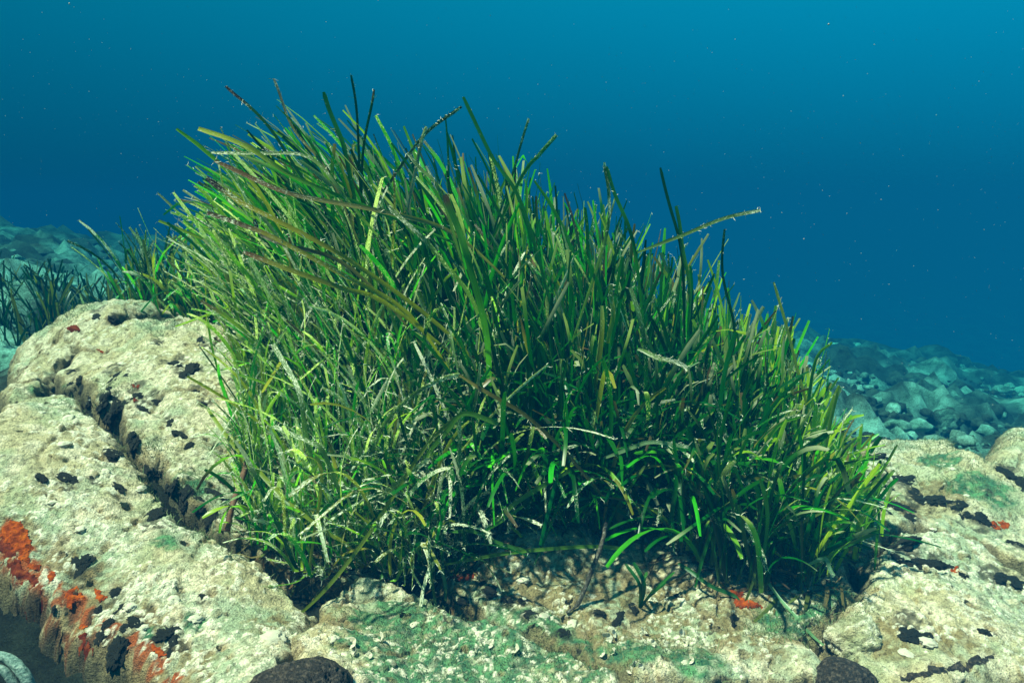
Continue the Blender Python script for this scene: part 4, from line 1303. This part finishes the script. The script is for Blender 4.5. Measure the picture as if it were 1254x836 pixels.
# white shell-like fan algae and pebbles
def fan_mesh(seed, sweep=3.6):
    n, k = 20, 6
    rg = np.random.default_rng(seed)
    a = np.linspace(-sweep / 2, sweep / 2, n)
    r = np.linspace(.25, 1, k)
    V = []
    for j, rr in enumerate(r):
        for i, aa in enumerate(a):
            cup = .45 * rr * rr + .07 * math.sin(5 * aa + seed)
            V.append((rr * math.cos(aa), rr * math.sin(aa) * .8, cup))
    for j, rr in enumerate(r):
        for i, aa in enumerate(a):
            cup = .45 * rr * rr + .07 * math.sin(5 * aa + seed)
            V.append((rr * math.cos(aa) * .98, rr * math.sin(aa) * .8 * .98, cup - .06))
    F = []
    m = n * k
    for j in range(k - 1):
        for i in range(n - 1):
            q = j * n + i
            F.append((q, q + 1, q + n + 1, q + n))
            F.append((m + q, m + q + n, m + q + n + 1, m + q + 1))
    for i in range(n - 1):
        q = (k - 1) * n + i
        F.append((q, q + 1, m + q + 1, m + q))
        F.append((i, m + i, m + i + 1, i + 1))
    return mesh_from('fan_algae', np.array(V), np.array(F))
FANM = [fan_mesh(s, w) for s, w in ((1, 4.4), (2, 3.4), (3, 2.6))]
for m in FANM:
    m.materials.append(M_WHITE)
FANS = [(741, 786, 13), (750, 782, 9), (738, 800, 12), (752, 800, 9), (788, 778, 12), (797, 790, 9), (812, 778, 9), (775, 820, 11), (781, 826, 10), (772, 828, 8),
        (430, 792, 13), (436, 802, 11), (465, 783, 12), (598, 792, 9), (832, 780, 11), (838, 790, 10), (845, 812, 9), (450, 806, 9), (1000, 800, 8), (630, 800, 12)]
rg = np.random.default_rng(9)
fan_rank = {}
for side in (0, 1):
    ids = sorted([i for i in range(len(FANS)) if (FANS[i][0] < 700) == (side == 0)], key=lambda i: FANS[i][0])
    fan_rank.update({i: ORD[r] for r, i in enumerate(ids)})
for i, (px, py, w) in enumerate(FANS):
    p = surf(px, py)
    on = 'green stained mound' if px < 700 else 'tan ledge'
    o = link('fan_algae', FANM[i % 3], loc=p + [0, 0, .002], label='small curled white fan-shaped algae on the %s, %s from its left end' % (on, fan_rank[i]), category='algae', group='white fan algae on the %s' % on)
    s = w * np.linalg.norm(p - EYE) / FPX * .62
    o.scale = (s, s, s)
    o.rotation_euler = (rg.uniform(.5, 1.2), rg.normal() * .3, rg.uniform(-1.2, 1.2))
pebs = []
for i in range(4):
    V, F = lump(3, 77 + i, .55, 1.9, .40, .6)
    pebs.append(mesh_from('white_pebble', V * .5, F)); pebs[-1].materials.append(M_WHITE)
PEBS = [(333, 783, 26, 'cream boulder'), (485, 690, 12, None), (175, 770, 12, 'cream boulder'), (160, 742, 14, 'cream boulder'), (240, 760, 16, 'cream boulder'), (212, 736, 14, 'cream boulder'), (128, 576, 10, 'cream boulder'),
        (84, 512, 12, 'cream boulder'), (50, 505, 9, 'cream boulder'), (78, 545, 13, 'cream boulder'), (172, 600, 12, 'cream boulder'), (155, 642, 9, 'cream boulder'), (100, 650, 12, 'cream boulder'), (64, 615, 8, 'cream boulder'),
        (160, 434, 8, 'mottled slab'), (186, 420, 7, 'mottled slab'), (150, 445, 9, 'mottled slab'), (1160, 770, 12, 'sunlit boulder'), (1136, 790, 14, 'sunlit boulder'), (1110, 800, 13, 'sunlit boulder'),
        (1166, 574, 7, 'grey green slab'), (1184, 607, 6, 'grey green slab'), (1143, 650, 7, 'sunlit boulder'), (641, 708, 14, 'tan ledge'), (665, 755, 16, 'tan ledge'), (700, 765, 14, 'tan ledge'), (835, 735, 12, 'tan ledge'),
        (725, 730, 12, 'tan ledge'), (408, 782, 14, 'green stained mound'), (450, 770, 12, 'green stained mound'), (508, 766, 11, 'green stained mound'), (838, 812, 14, 'tan ledge'), (462, 728, 10, 'green stained mound')]
PEBS = [q for q in PEBS if q[3]]
peb_rank = {}
for g in set(q[3] for q in PEBS):
    ids = sorted([i for i in range(len(PEBS)) if PEBS[i][3] == g], key=lambda i: PEBS[i][0])
    peb_rank.update({i: ORD[r] for r, i in enumerate(ids)})
for ip, (px, py, w, on) in enumerate(PEBS):
    if on is None:
        continue
    p = surf(px, py)
    o = link('white_pebble', pebs[int(px) % 4], loc=p + [0, 0, -.0015], label='small chalky white lump stuck to the %s, %s from its left end' % (on, peb_rank[ip]), category='pebble', group='chalky white lumps on the %s' % on)
    s = w * np.linalg.norm(p - EYE) / FPX
    o.scale = (s * rg.uniform(.8, 1.1), s * rg.uniform(.8, 1.2), s * .7)
    o.rotation_euler = (0, 0, rg.uniform(0, 6))

# knobbly round boulder between the ledge and the sunlit boulder
def boulder(name, label, p, size, seed, sub=5, amp=.3, flat=.7, mat=M_ROCK, far=False, group=None):
    V, F = ICO[sub]
    V = V.copy() 
    r = 1 + (fbm(V + seed, 1.2, 3, seed) - .5) * 2 * amp + (fbm(V + seed, 5, 4, seed + 3, .6) - .5) * .35 + (fbm(V + seed, 22, 3, seed + 5) - .5) * .06
    r -= .10 * ss(.80, 1, 1 - np.abs(2 * noise(V + seed, 2.4, seed + 8) - 1))
    V = V * r[:, None] * np.array(size)
    P = V + p
    z = np.zeros(len(P))
    if far:
        n = fbm(P, 7, 4, 91)
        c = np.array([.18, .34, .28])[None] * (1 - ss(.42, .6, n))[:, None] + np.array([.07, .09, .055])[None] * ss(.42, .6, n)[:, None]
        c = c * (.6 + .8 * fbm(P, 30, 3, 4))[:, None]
    else:
        c = rock_color(P, ss(.6, .7, fbm(P, 120, 2, 6)) * .8, z, z + .1, z + .25)
    me = mesh_from(name, V, F)
    attr_color(me, 'tint', c)
    o = link(name, me, mat, loc=p, label=label, category='rock')
    if group:
        o['group'] = group
    return o
p = surf(1052, 775)
boulder('reef_cobble', 'fist sized knobbly cream cobble wedged between the tan ledge and the sunlit boulder', p + [0, 0, -.016], (.040, .034, .030), 5, 5)

# boulders on the slope beyond, half lost in the blue
FARR = [(1010, 440, 3.8, .30, .06, 'low dark topped boulder just right of the clump, half lost in blue'), (1160, 490, 3.1, .20, .13, 'dark hollow sided boulder on the far right slope, darkest there'),
        (1215, 470, 4.0, .22, .12, 'rounded boulder near the right edge of the blue slope'), (1120, 455, 4.6, .40, .13, 'long low blue boulder on the upper right slope'),
        (1060, 505, 2.7, .16, .07, 'small pointed stone on the slope beyond the grey green slab'), (1180, 525, 2.3, .10, .08, 'cone shaped stone right behind the grey green slab'),
        (1240, 520, 2.6, .13, .08, 'blue tinted stone at the right edge above the fuzzy boulder'), (960, 425, 4.4, .40, .10, 'dim ridge stone seen between the blades at the clump\'s right side'),
        (1110, 520, 2.4, .10, .05, 'flat stone close behind the grey green slab'), (1200, 440, 6.0, .55, .15, 'farthest faint boulder fading out on the right slope'),
        (30, 320, 4.6, .45, .14, 'dim rounded boulder at the left edge beyond the dark seagrass'), (95, 330, 5.0, .28, .14, 'dim blue boulder above the ragged tuft'), (12, 305, 6.5, .5, .10, 'faint low rock farthest out at the left edge'),
        (1145, 510, 2.6, .09, .06, 'little stone in the middle of the right slope')]
for i, (px, py, y, sx, sz, lab) in enumerate(FARR):
    q = at(px, py, y)
    zz = float(height(q[0], q[1])[0])
    boulder('sea_boulder', lab, np.array([q[0], q[1], zz + sz * .05]), (sx * .34, sx * .28, sz * .55), 120 + i, 4, .45, far=True, mat=M_FLOOR)

def rubble():
    rg = np.random.default_rng(55)
    V0, F0 = ICO[2]
    vs, fs, cs, n = [], [], [], 0
    for i in range(1700):
        y = 1.9 + 5.5 * rg.random() ** 1.2
        side = rg.random() < .93
        x = rg.uniform(.12, .85) * y if side else rg.uniform(-.9, -.35) * y
        if not side and y < 3.2:
            continue
        s = (.006 + .032 * rg.random() ** 3) * (.6 + .22 * y)
        r = 1 + (fbm(V0 + i * 3.1, 1.7, 3, 7) - .5) * 1.5
        S = V0 * r[:, None] * (s * rg.uniform(.7, 1.4, 3) * [1, 1, .7]) + [x, y, float(height(x, y)[0]) + rg.uniform(-.03, .05)]
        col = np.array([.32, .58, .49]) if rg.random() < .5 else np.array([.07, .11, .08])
        vs.append(S); fs.append(F0 + n); n += len(V0)
        cs.append(np.tile(col * rg.uniform(.6, 1.3), (len(V0), 1)) * (.6 + .8 * noise(S, 30, 3))[:, None])
    me = mesh_from('rubble', np.concatenate(vs), np.concatenate(fs))
    attr_color(me, 'tint', np.concatenate(cs))
    link('rubble', me, M_FLOOR, kind='stuff')
rubble()

# pale coral fingers and rubble in the shaded hollow at the lower left corner
def fingers(paths, label):
    allv, allf = [], []
    base = np.array(paths[0][0])
    o = link('pale_coral', None, loc=base, label=label, category='coral')
    for i, (pth, r) in enumerate([(paths[0], .0065), (paths[1], .005)]):
        q = smooth_path(pth, 18)
        rad = r * (1 - .5 * np.linspace(0, 1, len(q)) ** 3)
        link('branch', tube_mesh('branch', q, rad, base, 14, 40 + i, .05), M_PALE, o, (0, 0, 0))
a_ = hit(24, 834)
y_ = a_[1]
fingers([[at(42, 860, y_ - .02), at(34, 834, y_ - .02), at(20, 814, y_ - .015), at(2, 803, y_ - .01), at(-25, 806, y_ - .01)],
         [at(20, 840, y_ - .02), at(6, 822, y_ - .02), at(-8, 814, y_ - .02)],
         ], 'pale blue-green finger coral in the dark lower left corner')
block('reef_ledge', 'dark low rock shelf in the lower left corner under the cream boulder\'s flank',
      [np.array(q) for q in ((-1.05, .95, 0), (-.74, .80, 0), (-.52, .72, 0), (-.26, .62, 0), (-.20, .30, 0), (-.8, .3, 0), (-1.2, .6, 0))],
      res=.0035, lift=-.10, dark=.95, seed=19, bumps=300, pits=300, rough=1.6, edge=.05)  # near-black colour stands in for the shade of this corner

# ------------------------------------------------------------------ turf algae: short filaments over the pale rock tops
def turf(name, regions, n, seed, mat, lmin, lmax):
    rg = np.random.default_rng(seed)
    V, F = [], []
    for (px, py, rad) in regions:
        c = surf(px, py)
        m = int(n)
        for _ in range(m):
            x, y = c[0] + rg.normal() * rad, c[1] + rg.normal() * rad
            z = top(x, y)
            if z < c[2] - .12:
                continue
            L = rg.uniform(lmin, lmax)
            d = np.array([rg.normal() * .5, rg.normal() * .5, 1.0])
            d /= np.linalg.norm(d)
            p = np.array([x, y, z - .001])
            e = np.cross(d, rg.normal(size=3)); e = e / np.linalg.norm(e) * .0005
            b = len(V)
            q = p + d * L * .55
            r = q + (d + np.array([rg.normal() * .5, rg.normal() * .5, 0])) * L * .45
            V += [p - e, p + e, q + e * .8, q - e * .8, r + e * .3, r - e * .3]
            F += [(b, b + 1, b + 2, b + 3), (b + 3, b + 2, b + 4, b + 5)]
    me = mesh_from(name, np.array(V), np.array(F))
    link(name, me, mat, kind='stuff')
turf('turf_algae', [(1100, 545, .06), (1160, 560, .08), (1230, 540, .04), (1200, 590, .06), (480, 770, .05), (560, 790, .06), (640, 800, .05), (85, 385, .04), (200, 400, .04),
                    (120, 500, .03), (230, 625, .03), (180, 570, .02), (1020, 760, .03), (960, 770, .03), (700, 810, .05), (260, 655, .03), (380, 715, .04), (560, 735, .04), (820, 800, .05), (1165, 545, .03)],
     620, 71, M_TURF, .003, .010)

# ------------------------------------------------------------------ specks drifting in the water
def specks():
    rg = np.random.default_rng(88)
    V0, F0 = ICO[1]
    V, F = [], []
    n = 3400
    for i in range(n):
        y = .7 + 3.6 * rg.random()
        x = rg.uniform(-1.0, 1.0) * y * .95
        z = .55 + rg.uniform(-.45, .30) * y
        z = min(z, .93)
        if z < height(x, y)[0] + .06:
            continue
        r = rg.uniform(.0002, .0005) * (.5 + .5 * y) * (1 + 1.6 * rg.random() ** 12)
        b = len(F) and (F[-1].max() + 1)
        S = V0 * r * rg.uniform(.6, 1.3, 3) + [x, y, z]
        F.append(F0 + (len(V) * len(V0)))
        V.append(S)
    me = mesh_from('drifting_specks', np.concatenate(V), np.concatenate(F))
    link('drifting_specks', me, M_SNOW, kind='stuff')
specks()

# ------------------------------------------------------------------ the water itself
def haze():
    x, y0, y1, z0, z1 = 50, -50, 50, -4.8, 1.0
    V = [(-x, y0, z0), (x, y0, z0), (x, y1, z0), (-x, y1, z0), (-x, y0, z1), (x, y0, z1), (x, y1, z1), (-x, y1, z1)]
    F = [(0, 3, 2, 1), (4, 5, 6, 7), (0, 1, 5, 4), (1, 2, 6, 5), (2, 3, 7, 6), (3, 0, 4, 7)]
    me = bpy.data.meshes.new('haze')
    me.from_pydata(V, [], F)
    m = bpy.data.materials.new('sea_water_haze')
    m.use_nodes = True
    nt = m.node_tree
    nt.nodes.clear()
    out = nt.nodes.new('ShaderNodeOutputMaterial')
    pv = nt.nodes.new('ShaderNodeVolumePrincipled')
    pv.inputs['Color'].default_value = (0.001, 0.040, 0.100, 1)
    pv.inputs['Absorption Color'].default_value = (0.0, 0.50, 0.57, 1)
    pv.inputs['Density'].default_value = 0.32
    pv.inputs['Anisotropy'].default_value = -0.3
    nt.links.new(pv.outputs[0], out.inputs['Volume'])
    me.materials.append(m)
    link('haze', me, None, kind='stuff')
haze()
